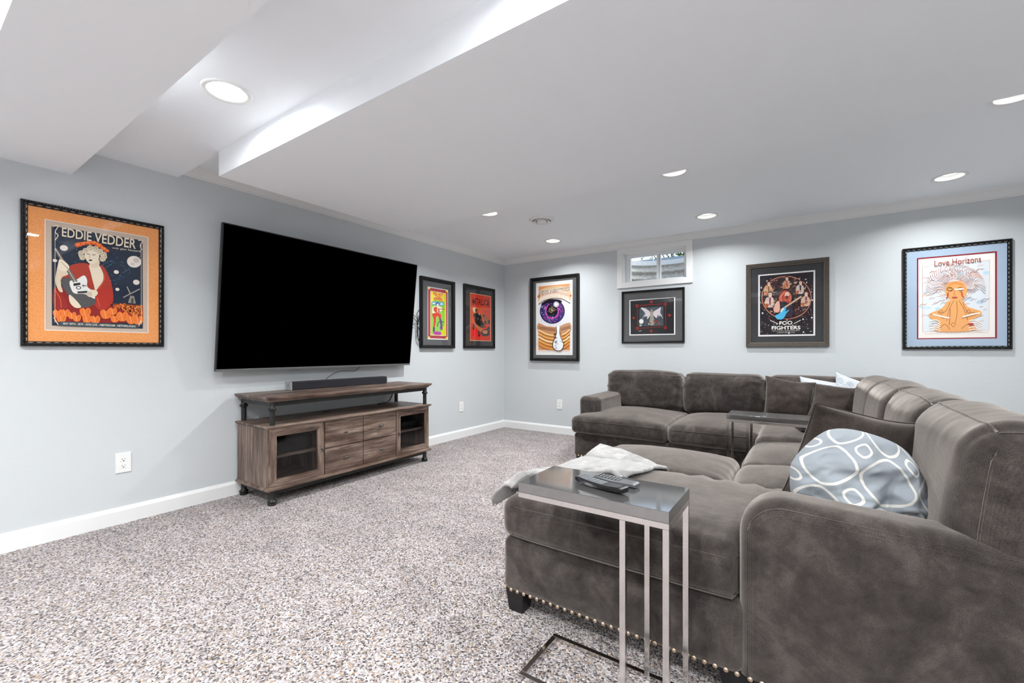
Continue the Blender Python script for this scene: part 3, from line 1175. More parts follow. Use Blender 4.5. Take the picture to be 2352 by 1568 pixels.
def ch_disp(o, u, v, w):
    # shallow gathers across the far edge of the chaise cushion
    k = max(0.0, (v - 0.2) / 0.8)
    return 0.009 * k * math.sin(o.x * 62 + 2.5 * nz3(o, 5, 3, 3, 2)) * (0.5 + nz3(o, 7, 7, 7, 5)) + 0.006 * nz3(o, 4, 4, 4, 11)


def behind_arm(o):
    # the cushion runs on behind the arm
    k = max(0.0, min(1.0, (o.x - 3.165) / 0.02))
    if o.y < -3.20:
        o.y = o.y + (max(o.y, -3.20) - o.y) * k
    return o


b = MB()
mp = pad(b, 2.346, 3.66, SY0 - 0.006, SY1 + 0.004, 0.288, 0.436, 0.045, 0.022, top=0.052, side=(0.008, 0.008), disp=ch_disp, post=behind_arm)
o = b.build('seat_cushion', SO, SOFA, smooth=True)
seam(o, mp, line((2.40, SY0 - 0.006, 0.414), (3.17, SY0 - 0.006, 0.414), 40), 0.0022)
seam(o, mp, line((2.40, SY0 - 0.006, 0.306), (3.17, SY0 - 0.006, 0.306), 40), 0.0022)


def arm_outline(i):
    # side view of the near arm, drawn in by i: upright front, round front top corner, top falling slightly to the back
    x0_, x1_, z0_, R = 3.173 + i, 4.02 - i, 0.085 + i * 0.3, 0.115 - i
    zt = lambda x: 0.606 - i - 0.042 * max(0.0, (x - 3.29) / 0.73)
    pts = [(x0_, z0_ + (zt(x0_) - R - z0_) * k / 10) for k in range(11)]
    pts += [(x0_ + R - R * math.cos(PI / 2 * k / 12), zt(x0_ + R) - R + R * math.sin(PI / 2 * k / 12)) for k in range(1, 13)]
    pts += [(x0_ + R + (x1_ - x0_ - R) * k / 24, zt(x0_ + R + (x1_ - x0_ - R) * k / 24)) for k in range(1, 25)]
    pts += [(x1_, z0_)]
    return pts


b = MB()
r_, ya, yb = 0.055, -3.352, -3.192
rings_ = [(r_ * (1 - math.sin(PI / 2 * k / 8)), ya + r_ * (1 - math.cos(PI / 2 * k / 8))) for k in range(9)]
rings_ += [(0.0, (ya + yb) / 2)] + [(i, ya + yb - y) for (i, y) in rings_[::-1]]
nn_ = len(arm_outline(0))
for (i, y) in rings_:
    b.v += [Vector((p[0], y, p[1] + (0.003 * nz3(Vector((p[0], y, p[1])), 4, 4, 4, 9) if i < r_ * 0.99 else 0.0))) for p in arm_outline(i)]
for q in range(len(rings_) - 1):
    for k in range(nn_):
        k2 = (k + 1) % nn_
        b.f.append((q * nn_ + k, q * nn_ + k2, (q + 1) * nn_ + k2, (q + 1) * nn_ + k))
        b.mi.append(0)
b.f += [tuple(range(nn_))[::-1], tuple(range((len(rings_) - 1) * nn_, len(rings_) * nn_))]
b.mi += [0, 0]
o = b.build('arm', SO, SOFA, smooth=True, angle=50)
MB().tube([(p[0], ya + 0.0105, p[1]) for p in arm_outline(0.024)[:-1]], 0.0026, 6).build('piping', SO, o, smooth=True)
nails(o, [(3.205 + k * 0.0287, -3.3555, 0.100) for k in range(28)], TO_NEAR)

# ---- right run
b = MB()
pad(b, 3.075, 4.02, -3.20, -0.13, 0.083, 0.292, 0.03, 0.08)
b.build('base', SO, SOFA, smooth=True)
b = MB()
pad(b, 3.86, 4.03, -3.345, -0.12, 0.083, 0.735, 0.05, 0.05)
b.build('back_frame', SO, SOFA, smooth=True)
for (y0, y1, z0, z1, tp_, sd) in ((-2.645, -2.150, 0.285, 0.412, 0.062, 21), (-2.145, -1.475, 0.285, 0.412, 0.066, 22), (-1.395, -0.60, 0.300, 0.425, 0.062, 23)):
    b = MB()
    mp = pad(b, 3.048, 3.72, y0, y1, z0, z1, 0.045, 0.025, top=tp_, side=(0.012, 0.004), disp=folds(sd, 'x', 0.003, 90, 'v'))
    o = b.build('seat_cushion', SO, SOFA, smooth=True)
    seam(o, mp, line((3.048, y0 + 0.04, z1 - 0.03), (3.048, y1 - 0.04, z1 - 0.03)))


def lean(xc, zc, ang, ax):
    ca, sa_ = math.cos(ang), math.sin(ang)
    def f(o):
        if ax == 'x':
            dx, dz = o.x - xc, o.z - zc
            o.x, o.z = xc + dx * ca + dz * sa_, zc - dx * sa_ + dz * ca
        else:
            dy, dz = o.y - xc, o.z - zc
            o.y, o.z = xc + dy * ca + dz * sa_, zc - dy * sa_ + dz * ca
        return o
    return f


for (y0, y1, sd, zt) in ((-3.330, -2.730, 31, 0.850), (-2.725, -2.115, 32, 0.847), (-2.110, -1.470, 33, 0.842), (-1.465, -0.78, 34, 0.835)):
    b = MB()
    def bd(o, u, v, w, sd=sd):
        k = max(0.0, (w - 0.35) / 0.65) + max(0.0, (abs(v) - 0.75) / 0.25) * 0.5
        return 0.006 * k * (abs(nz3(o, 7, 20, 7, sd)) * 2 - 0.5) + 0.012 * nz3(o, 3.5, 3.5, 3.5, sd + 5)
    mp = pad(b, 3.612, 3.815, y0, y1, 0.430, zt, 0.098, 0.02, top=0.014, side=(0.03, 0.006), disp=bd, post=lean(3.70, 0.44, 0.10, 'x'))
    o = b.build('back_cushion', SO, SOFA, smooth=True)
    seam(o, mp, [(3.640, y0 + 0.03 + (y1 - y0 - 0.06) * k / 30, zt) for k in range(31)])
    seam(o, mp, [(3.64 + 0.14 * k / 12, y0 + 0.02, zt) for k in range(13)])
    seam(o, mp, [(3.640, y0, 0.47 + (zt - 0.52) * k / 16) for k in range(17)])

# ---- far loveseat
b = MB()
pad(b, 1.635, 3.09, -1.245, -0.13, 0.083, 0.290, 0.025, 0.06, side=(0.002, 0.003), disp=soft(41, 0.003))
base_f = b.build('base', SO, SOFA, smooth=True)
nails(base_f, [(1.652 + k * 0.0287, -1.2475, 0.097) for k in range(20)], TO_NEAR)
b = MB()
pad(b, 1.63, 4.03, -0.26, -0.12, 0.083, 0.700, 0.05, 0.06)
b.build('back_frame', SO, SOFA, smooth=True)
b = MB()
mp = pad(b, 1.606, 1.806, -1.085, -0.16, 0.085, 0.595, 0.045, 0.025, top=0.006, side=(0.006, 0.004), disp=soft(44, 0.004))
o = b.build('arm', SO, SOFA, smooth=True)
seam(o, mp, line((1.795, -1.085, 0.40), (1.795, -1.085, 0.565)), 0.002)
for (x0, x1, sd) in ((1.608, 2.436, 51), (2.440, 3.072, 52)):
    b = MB()
    def tsd(o, u, v, w, sd=sd):
        return folds(sd, 'y', 0.004, 70, 'u')(o, u, v, w)
    mp = pad(b, x0, x1, -1.262, -0.42, 0.290, 0.424, 0.04, 0.025, top=0.066, side=(0.004, 0.012), disp=tsd)
    o = b.build('seat_cushion', SO, SOFA, smooth=True)
    seam(o, mp, line((x0 + 0.03, -1.262, 0.398), (x1 - 0.03, -1.262, 0.398)))
for (x0, x1, sd, zt) in ((1.632, 2.372, 61, 0.806), (2.378, 3.046, 62, 0.803), (3.052, 3.80, 63, 0.795)):
    b = MB()
    def bd(o, u, v, w, sd=sd):
        k = max(0.0, (abs(u) - 0.55) / 0.45)
        return 0.010 * k * (abs(nz3(o, 5, 5, 30, sd)) * 2 - 0.5) + 0.012 * nz3(o, 3.2, 3.2, 4.5, sd + 5)
    mp = pad(b, x0, x1, -0.530, -0.235, 0.415, zt, 0.085, 0.02, top=0.010, side=(0.006, 0.04), disp=bd, post=lean(-0.38, 0.43, 0.10, 'y'))
    o = b.build('back_cushion', SO, SOFA, smooth=True)
    seam(o, mp, [(x0 + 0.03 + (x1 - x0 - 0.06) * k / 30, -0.530 + 0.01, zt - 0.01) for k in range(31)])
# legs
for (x, y) in ((2.40, -3.292), (2.40, -2.69), (3.16, -3.28), (3.95, -3.28), (1.69, -1.19), (1.69, -0.2), (3.0, -1.19), (3.95, -0.2)):
    l = MB()
    l.add([(x - .030, y - .030, 0), (x + .030, y - .030, 0), (x + .030, y + .030, 0), (x - .030, y + .030, 0),
           (x - .040, y - .040, .09), (x + .040, y - .040, .09), (x + .040, y + .040, .09), (x - .040, y + .040, .09)],
          [(3, 2, 1, 0), (4, 5, 6, 7), (0, 1, 5, 4), (1, 2, 6, 5), (2, 3, 7, 6), (3, 0, 4, 7)])
    l.build('leg', M['leg_black'], SOFA)

# ---- ottoman pushed against the chaise
OT = thing('ottoman', 'brown grey upholstered ottoman pushed against the far side of the chaise', 'ottoman', (2.70, -2.35, 0))
b = MB()
pad(b, 2.362, 3.036, -2.625, -2.095, 0.083, 0.292, 0.03, 0.05, disp=soft(71, 0.003))
ob = b.build('base', SO, OT, smooth=True)
nails(ob, [(2.3595, -2.60 + k * 0.0287, 0.097) for k in range(18)], TO_LEFT)
b = MB()
mp = pad(b, 2.356, 3.040, -2.630, -2.088, 0.290, 0.425, 0.05, 0.022, top=0.052, side=(0.006, 0.006), disp=folds(72, 'y', 0.003, 60, 'u'))
o = b.build('seat_cushion', SO, OT, smooth=True)
seam(o, mp, line((2.40, -2.088, 0.40), (3.0, -2.088, 0.40)))
for (x, y) in ((2.41, -2.57), (2.98, -2.57), (2.41, -2.15), (2.98, -2.15)):
    l = MB()
    l.add([(x - .030, y - .030, 0), (x + .030, y - .030, 0), (x + .030, y + .030, 0), (x - .030, y + .030, 0),
           (x - .040, y - .040, .09), (x + .040, y - .040, .09), (x + .040, y + .040, .09), (x - .040, y + .040, .09)],
          [(3, 2, 1, 0), (4, 5, 6, 7), (0, 1, 5, 4), (1, 2, 6, 5), (2, 3, 7, 6), (3, 0, 4, 7)])
    l.build('leg', M['leg_black'], OT)


# ============================================================ C-shaped side tables
def c_table(loc, rotz, label):
    """local frame: posts at +x end, top and base reach towards -x"""
    t = thing('side_table', label, 'side table', loc, rotz, 'C shaped grey and chrome side tables')
    L, D = 0.452, 0.232
    MB().bbox(-L / 2, L / 2, -D / 2, D / 2, 0.577, 0.607, 0.0015).build('top', M['lacquer'], t, local=True)
    k = 0.016
    f = MB()
    for (y0, y1) in ((-D / 2, -D / 2 + k), (D / 2 - k, D / 2)):
        f.bbox(-L / 2, L / 2, y0, y1, 0.561, 0.577, 0.001)
        f.bbox(-L / 2, L / 2, y0, y1, 0.001, 0.015, 0.001)
    for z0, z1 in ((0.561, 0.577), (0.001, 0.015)):
        f.bbox(-L / 2, -L / 2 + k, -D / 2 + k, D / 2 - k, z0, z1, 0.001)
        f.bbox(L / 2 - k, L / 2, -D / 2 + k, D / 2 - k, z0, z1, 0.001)
    build_each(f, 'frame_bar', M['chrome'], t, local=True)
    for px in (L / 2 - k, L / 2 - k - 0.113):
        for y0 in (-D / 2, D / 2 - k):
            MB().bbox(px, px + k, y0, y0 + k, 0.015, 0.561, 0.001).build('post', M['chrome'], t, local=True)
    return t


c_table((2.823, -3.487, 0), 0.0, 'near grey lacquer C shaped side table with remotes on top')
c_table((3.137, -1.545, 0), PI, 'far grey lacquer C shaped side table in front of the corner seat')


# ============================================================ remotes
def remote(loc, rotz, tilt, L, Wd, T, label, body, face, curved):
    t = bpy.data.objects.new('remote_control', None)
    C.objects.link(t)
    tag(t, label, 'remote', 'remote controls on the near side table')
    t.location = loc
    t.rotation_euler = (0, tilt, rotz)
    b_ = MB()
    n = 18
    vv, ff = [], []
    prof = [(-0.5, 0.75), (-0.46, 1.0), (0.46, 1.0), (0.5, 0.75), (0.42, 0.15), (0.30, 0.0), (-0.30, 0.0), (-0.42, 0.15)]
    for i in range(n + 1):
        s_ = i / n
        x = (s_ - 0.5) * L
        wf = Wd * (0.86 + 0.14 * math.sin(PI * min(1, s_ * 1.2))) * (0.9 if i in (0, n) else 1.0)
        zf = curved * (4 * (s_ - 0.5) ** 2)
        tt = T * (0.75 if i in (0, n) else 1.0)
        for (a, c_) in prof:
            vv.append((x, a * wf, c_ * tt + zf))
    m_ = len(prof)
    for i in range(n):
        for k in range(m_):
            ff.append((i * m_ + k, i * m_ + (k + 1) % m_, (i + 1) * m_ + (k + 1) % m_, (i + 1) * m_ + k))
    ff.append(tuple(range(m_)))
    ff.append(tuple(range(n * m_, (n + 1) * m_))[::-1])
    b_.add(vv, ff)
    b_.build('body', body, t, smooth=True, local=True, angle=35)
    fp = MB()
    k0, k1 = (-0.46, 0.10)
    m2 = 6
    vv, ff = [], []
    for i in range(m2 + 1):
        s_ = k0 + (k1 - k0) * i / m2
        zf = curved * (4 * s_ * s_) + T + 0.0004
        vv += [(s_ * L, -0.38 * Wd, zf), (s_ * L, 0.38 * Wd, zf)]
    for i in range(m2):
        ff.append((2 * i, 2 * i + 2, 2 * i + 3, 2 * i + 1))
    fp.add(vv, ff)
    fp.build('keypad', face, t, local=True)
    bt_ = MB()
    for i in range(7):
        for j in range(3):
            s_ = k0 + 0.03 + (k1 - k0 - 0.06) * i / 6
            zf = curved * (4 * s_ * s_) + T
            bt_.bbox(s_ * L - 0.0028, s_ * L + 0.0028, (j - 1) * Wd * 0.25 - 0.0035, (j - 1) * Wd * 0.25 + 0.0035, zf, zf + 0.0014, 0.0005)
    bo = bt_.build('button', M['button'], t, local=True)
    bo['kind'] = 'stuff'
    return t


remote((2.832, -3.517, 0.6075), math.radians(-14), 0.0, 0.168, 0.046, 0.017, 'curved black remote control lying in front on the near side table', M['remote_black'], M['remote_grey'], 0.006)
remote((2.853, -3.447, 0.6075), math.radians(-10), 0.0, 0.140, 0.042, 0.013, 'flat grey remote control behind the black one on the near side table', M['remote_grey'], M['remote_black'], 0.002)

# ============================================================ cushions and throw
def pillow(label, mat, ctr, ex, ey, T, seed, group=None, crumple=0.006, folds_=None, n=34, name='throw_pillow', pipe=None, rc=0.0, taper=0.0):
    """ctr centre, ex / ey half-edge vectors across and up, T thickness"""
    ctr, ex, ey = Vector(ctr), Vector(ex), Vector(ey)
    nn = ex.cross(ey).normalized()
    low = min((a * ex + b_ * ey).z for a in (-1, 1) for b_ in (-1, 1))
    t = thing(name, label, 'pillow', (ctr.x, ctr.y, ctr.z + low), 0, group)
    mb = MB()
    mb.uv = []
    def pt(u, v, sgn):
        x = u * (1 - 0.085 * (1 - v * v) * u * u)
        y = v * (1 - 0.085 * (1 - u * u) * v * v)
        x *= math.sqrt(1 - rc * v * v / 2) * (1 - taper * max(0.0, v))
        y *= math.sqrt(1 - rc * u * u / 2)
        th = T / 2 * (max(0, 1 - u * u) * max(0, 1 - v * v)) ** 0.42
        p = ctr + ex * x + ey * y
        d = crumple * (nz3(p, 9, 9, 9, seed) + 0.6 * nz3(p, 20, 20, 20, seed + 4))
        if folds_:
            d += folds_(u, v, sgn)
        edge = min(1.0, 3.0 * min(1 - abs(u), 1 - abs(v)))
        off = Vector((nz3(p, 5, 5, 5, seed + 9), nz3(p, 5, 5, 5, seed + 12), nz3(p, 5, 5, 5, seed + 15))) * 0.010
        return p + nn * (sgn * (th + d * edge)) + off
    g = {}
    for sgn in (1, -1):
        for i in range(n + 1):
            for j in range(n + 1):
                rim_ = i in (0, n) or j in (0, n)
                if rim_ and sgn == -1:
                    g[(sgn, i, j)] = g[(1, i, j)]
                    continue
                u, v = math.sin((i / n - .5) * PI), math.sin((j / n - .5) * PI)
                u = 0.5 * u + 0.5 * (2 * i / n - 1)
                v = 0.5 * v + 0.5 * (2 * j / n - 1)
                g[(sgn, i, j)] = len(mb.v)
                mb.v.append(pt(u, v, sgn))
                mb.uv.append(((u + 1) / 2, (v + 1) / 2))
        for i in range(n):
            for j in range(n):
                q = (g[(sgn, i, j)], g[(sgn, i + 1, j)], g[(sgn, i + 1, j + 1)], g[(sgn, i, j + 1)])
                mb.f.append(q if sgn == 1 else q[::-1])
                mb.mi.append(0)
    rim_path = [mb.v[g[(1, i, 0)]] for i in range(n)] + [mb.v[g[(1, n, j)]] for j in range(n)] + [mb.v[g[(1, n - i, n)]] for i in range(n)] + [mb.v[g[(1, 0, n - j)]] for j in range(n)]
    mb.build('cover', mat, t, smooth=True)
    MB().tube(rim_path, 0.0035, 6, closed=True).build('seam', pipe or mat, t, smooth=True) if pipe else None
    return t


PG = 'throw pillows on the sectional'
DK = M['cushion_dark']
pillow('dark brown pillow standing behind the grey patterned pillow at near sofa arm', DK, (3.455, -2.895, 0.625), (0.155, 0.060, -0.030), (0.062, 0.020, 0.185), 0.15, 3, PG, 0.006, pipe=DK)


def crush(u, v, sgn):
    # a deep pinch that starts at the lower edge
    a = math.exp(-((u - 0.15 - 0.25 * (v + 1) * 0.5) ** 2) / 0.02) * max(0, 0.5 - v) * 0.045
    b_ = 0.014 * math.sin(7 * u - 5 * v) * math.exp(-((v + 0.6) ** 2) / 0.3)
    dd = math.hypot(u - 0.12, v + 0.85)
    an_ = math.atan2(v + 0.85, u - 0.12)
    b_ += 0.030 * math.exp(-dd * 1.7) * (1 - abs(math.sin(an_ * 5.5 + 1.1 * noise.noise(Vector((u * 2, v * 2, 1.0)))))) * min(1, dd * 3)
    c_ = -0.016 * abs(noise.noise(Vector((u * 2.2 + v * 1.4, v * 5.0 - u * 3.0, 4.0)))) * (1.2 - v) + 0.02 * noise.noise(Vector((u * 1.7, v * 1.7, 9.0)))
    return (-a + b_ + c_) if sgn > 0 else 0.5 * (b_ + c_)


pillow('crumpled grey pillow with white ring trellis behind the near sofa arm', M['trellis'], (3.462, -3.085, 0.612), (0.172, 0.030, -0.050), (0.030, 0.030, 0.172), 0.22, 8, PG, 0.030, crush, 84, rc=0.9, taper=0.28)
pillow('dark brown pillow at the left of the far corner cushions', DK, (3.223, -0.700, 0.637), (0.165, -0.012, -0.020), (0.004, 0.055, 0.150), 0.14, 21, PG, 0.008, pipe=DK)
pillow('dark brown pillow tilted in front of the pale pillows in the far corner', DK, (3.541, -0.785, 0.620), (0.185, 0.020, -0.006), (0.030, 0.050, 0.135), 0.14, 25, PG, 0.006, pipe=DK)
pillow('pale grey patterned pillow lying flat behind the dark corner pillows', M['trellis_w'], (3.425, -0.575, 0.683), (0.135, 0.010, -0.022), (0.000, 0.040, 0.105), 0.09, 31, PG, 0.006)
pillow('pale patterned pillow with a dark folded corner in the far corner', M['trellis_w'], (3.617, -0.560, 0.688), (0.105, -0.010, -0.045), (0.008, 0.035, 0.118), 0.10, 35, PG, 0.010)

# dark tablet on the corner seat under the far table
tb = thing('tablet', 'thin dark tablet lying on the corner seat under the far table', 'tablet', (3.40, -1.16, 0.49))
Rm = Matrix.Translation((3.40, -1.16, 0.496)) @ Matrix.Rotation(0.25, 4, 'Z') @ Matrix.Rotation(-0.10, 4, 'Y')
MB().bbox(-0.12, 0.12, -0.085, 0.085, -0.004, 0.004, 0.003, M=Rm).build('case', M['device'], tb)
MB().box(-0.11, 0.11, -0.075, 0.075, 0.004, 0.0046, M=Rm).build('screen', M['remote_black'], tb)


def seat_z(x, y):
    """height of the chaise / ottoman cushions under the throw"""
    def crown(x0, x1, y0, y1, zt, tp_):
        if x < x0 - 0.02 or x > x1 + 0.02 or y < y0 - 0.012 or y > y1 + 0.012:
            return None
        u = max(-1, min(1, (2 * x - x0 - x1) / (x1 - x0)))
        v = max(-1, min(1, (2 * y - y0 - y1) / (y1 - y0)))
        e = min(x - x0, x1 - x, y - y0, y1 - y)
        rnd = 0.0 if e > 0.05 else 0.045 * (1 - max(0.0, e) / 0.05) ** 2
        return zt + tp_ * (max(0, 1 - u * u) * max(0, 1 - v * v)) ** 0.55 - rnd
    best = 0.40
    for args in ((2.346, 3.66, -3.351, -2.636, 0.436, 0.052), (2.356, 3.040, -2.630, -2.088, 0.425, 0.052)):
        c_ = crown(*args)
        if c_ is not None:
            best = max(best, c_)
    return best


def make_throw():
    nu, nv = 60, 84
    P00, P10, P11, P01 = Vector((2.298, -3.345)), Vector((2.735, -3.055)), Vector((2.800, -2.635)), Vector((2.345, -2.385))
    top, vv = [], []
    def Z(p, u, v):
        z = max(seat_z(p.x + dx, p.y + dy) for dx in (-0.02, 0, 0.02) for dy in (-0.02, 0, 0.02)) + 0.012
        q = Vector((p.x, p.y, 0))
        bunch = max(0.0, 1 - v * 2.4) * max(0, 1 - 0.4 * u)
        w_ = 0.006 * nz3(q, 8, 8, 1, 3) + 0.004 * nz3(q, 22, 22, 1, 9)
        w_ += bunch * (0.058 * abs(math.sin(q.x * 34 - q.y * 20 + 2.6 * nz3(q, 7, 7, 1, 2))) + 0.010)
        if p.x < 2.36:
            w_ -= (2.36 - p.x) * 0.45
        w_ += 0.030 * math.exp(-((u - 0.02) ** 2) / 0.02 - ((v - 0.98) ** 2) / 0.03)
        return z + w_
    rows = []
    for j in range(nv + 1):
        v = j / nv
        row = []
        for i in range(nu + 1):
            u = i / nu
            p = (P00 * (1 - u) + P10 * u) * (1 - v) + (P01 * (1 - u) + P11 * u) * v
            p = p + Vector((0.016 * noise.noise(Vector((v * 5, u, 2))), 0.02 * noise.noise(Vector((u * 4, v, 7)))))
            if u < 0.04:
                p.x -= 0.01 * math.sin(v * 23)
            row.append(Vector((p.x, p.y, Z(p, u, v))))
        rows.append(row)
    mb = MB()
    th = 0.010
    n_ = nu + 1
    for lay in (0, 1):
        for j in range(nv + 1):
            for i in range(nu + 1):
                p = rows[j][i].copy()
                e = min(i, nu - i, j, nv - j)
                dz = th * (0.5 if e == 0 else 1.0)
                mb.v.append(p + Vector((0, 0, dz if lay == 0 else -dz * 0.6)))
    o_ = n_ * (nv + 1)
    for j in range(nv):
        for i in range(nu):
            a, b_, c_, d_ = j * n_ + i, j * n_ + i + 1, (j + 1) * n_ + i + 1, (j + 1) * n_ + i
            mb.f += [(a, b_, c_, d_), (a + o_, d_ + o_, c_ + o_, b_ + o_)]
            mb.mi += [0, 0]
    rimi = [i for i in range(nu)] + [j * n_ + nu for j in range(nv)] + [nv * n_ + nu - i for i in range(nu)] + [(nv - j) * n_ for j in range(nv)]
    for k in range(len(rimi)):
        a, b_ = rimi[k], rimi[(k + 1) % len(rimi)]
        mb.f.append((b_, a, a + o_, b_ + o_))
        mb.mi.append(0)
    t = thing('throw_blanket', 'pale grey plush throw blanket spread over the end of the chaise', 'blanket', (2.55, -2.85, 0.45))
    mb.build('cloth', M['throw'], t, smooth=True)


make_throw()

# ============================================================ framed prints
class Art:
    """flat print: coloured shapes in thin layers; shapes are given in the sheet's own grid q -> (0..1, 0..1)"""

    def __init__(s, w, h, quad, ground):
        s.w, s.h = w, h
        A, B = [], []
        for (x, y), (u, v) in zip(quad, ((0, 0), (1, 0), (1, 1), (0, 1))):
            A += [[x, y, 1, 0, 0, 0, -u * x, -u * y], [0, 0, 0, x, y, 1, -v * x, -v * y]]
            B += [u, v]
        s.Hm = np.linalg.solve(np.array(A, float), np.array(B, float))
        s.mb = MB()
        s.mb.col = []
        s.lay = 0
        s.uvpoly([(0, 0), (1, 0), (1, 1), (0, 1)], ground)

    def uv(s, x, y):
        a = s.Hm
        d = a[6] * x + a[7] * y + 1
        return ((a[0] * x + a[1] * y + a[2]) / d, (a[3] * x + a[4] * y + a[5]) / d)

    def pt(s, u, v):
        u, v = max(0, min(1, u)), max(0, min(1, v))
        return ((u - .5) * s.w, -0.00003 * s.lay, (.5 - v) * s.h)

    def uvpoly(s, pts, col, same=False):
        if not same:
            s.lay += 1
        s.mb.add([s.pt(*p) for p in pts], [tuple(range(len(pts)))])
        s.mb.col.append(lin(col))

    def poly(s, pts, col):
        s.uvpoly([s.uv(*p) for p in pts], col)

    def blob(s, pts, col, n=5):
        """closed smooth outline"""
        q = [Vector((p[0], p[1], 0)) for p in pts]
        m = len(q)
        out = []
        for i in range(m):
            p0, p1, p2, p3 = q[i - 1], q[i], q[(i + 1) % m], q[(i + 2) % m]
            for k in range(n):
                t = k / n
                r = 0.5 * ((2 * p1) + (p2 - p0) * t + (2 * p0 - 5 * p1 + 4 * p2 - p3) * t * t + (-p0 + 3 * p1 - 3 * p2 + p3) * t ** 3)
                out.append((r.x, r.y))
        s.poly(out, col)

    def ell(s, cx, cy, rx, ry, col, rot=0, n=22):
        c, d = math.cos(rot), math.sin(rot)
        s.poly([(cx + rx * math.cos(a) * c - ry * math.sin(a) * d, cy + rx * math.cos(a) * d + ry * math.sin(a) * c) for a in [2 * PI * k / n for k in range(n)]], col)

    def dots(s, pts, r, col, n=6):
        s.lay += 1
        for (x, y) in pts:
            rr_ = r * random.uniform(0.6, 1.4)
            s.uvpoly([s.uv(x + rr_ * math.cos(2 * PI * k / n), y + rr_ * math.sin(2 * PI * k / n)) for k in range(n)], col, True)

    def line(s, pts, w, col, closed=False):
        s.lay += 1
        pts = [Vector((p[0], p[1], 0)) for p in pts]
        m = len(pts)
        L, R = [], []
        for i, p in enumerate(pts):
            a = pts[i - 1] if (i > 0 or closed) else p
            b_ = pts[(i + 1) % m] if (i < m - 1 or closed) else p
            t = (b_ - a)
            t = t.normalized() if t.length > 1e-6 else Vector((1, 0, 0))
            nn = Vector((-t.y, t.x, 0)) * (w / 2)
            L.append(p + nn)
            R.append(p - nn)
        for i in range(m if closed else m - 1):
            j = (i + 1) % m
            s.uvpoly([s.uv(q.x, q.y) for q in (L[i], L[j], R[j], R[i])], col, True)

    def curve(s, pts, w, col, n=6):
        s.line([(p.x, p.y) for p in smooth_path([(a, b_, 0) for a, b_ in pts], n)], w, col)

    def text(s, txt, quad, col, weight=0.0, spacing=1.0, each=None):
        """lettering stretched into a quad of sheet points: tl, tr, br, bl; each(i, n) -> (scale up, scale down)"""
        cu = bpy.data.curves.new('txt', 'FONT')
        cu.body = txt
        cu.offset = weight
        cu.space_character = spacing
        cu.resolution_u = 3
        ob = bpy.data.objects.new('txt', cu)
        C.objects.link(ob)
        me = bpy.data.meshes.new_from_object(ob)
        bpy.data.objects.remove(ob)
        xs = [v.co.x for v in me.vertices]
        ys = [v.co.y for v in me.vertices]
        if xs:
            x0, x1, y0, y1 = min(xs), max(xs), min(ys), max(ys)
            s.lay += 1
            tl, tr, br, bl = [Vector((q[0], q[1])) for q in quad]
            vv = []
            for v in me.vertices:
                a, b_ = (v.co.x - x0) / (x1 - x0), (v.co.y - y0) / (y1 - y0)
                if each:
                    up, dn = each(a)
                    b_ = b_ * up if b_ >= 0 else b_
                    b_ = b_ + (1 - b_) * dn
                p = (bl * (1 - a) + br * a) * (1 - b_) + (tl * (1 - a) + tr * a) * b_
                vv.append(s.pt(*s.uv(p.x, p.y)))
            ff = [tuple(p.vertices) for p in me.polygons]
            s.mb.add(vv, ff)
            s.mb.col += [lin(col)] * len(ff)
        bpy.data.meshes.remove(me)
        bpy.data.curves.remove(cu)

    def build(s, parent, off):
        o = s.mb.build('print', M['print'], parent, local=True)
        o.location = (s.ox, -off, s.oz)
        return o


PLAIN = [(0, 0), (0, 0.022), (0.004, 0.026), (0.014, 0.026), (0.022, 0.020), (0.030, 0.018), (0.034, 0.014), (0.034, 0.004)]
ORN = [(0, 0), (0, 0.018), (0.004, 0.024), (0.010, 0.024), (0.013, 0.020), (0.018, 0.019), (0.021, 0.015), (0.023, 0.012), (0.026, 0.010), (0.026, 0.004)]
WIDE = [(0, 0), (0, 0.020), (0.003, 0.026), (0.030, 0.022), (0.034, 0.018), (0.040, 0.017), (0.043, 0.012), (0.043, 0.004)]


def beads(w, h, inset, z, step, ln, wd, ht):
    """small turned beads along a frame edge, one joined strip"""
    b_ = MB()
    for (horiz, fixed, half) in ((True, h / 2 - inset, w / 2 - inset), (True, -(h / 2 - inset), w / 2 - inset), (False, w / 2 - inset, h / 2 - inset), (False, -(w / 2 - inset), h / 2 - inset)):
        n = max(1, int(2 * half / step))
        for i in range(n):
            t = -half + 2 * half * (i + 0.5) / n
            c_ = (t, -z, fixed) if horiz else (fixed, -z, t)
            b_.ell(c_, ln if horiz else wd, ht, wd if horiz else ln, 8, 4)
    return b_


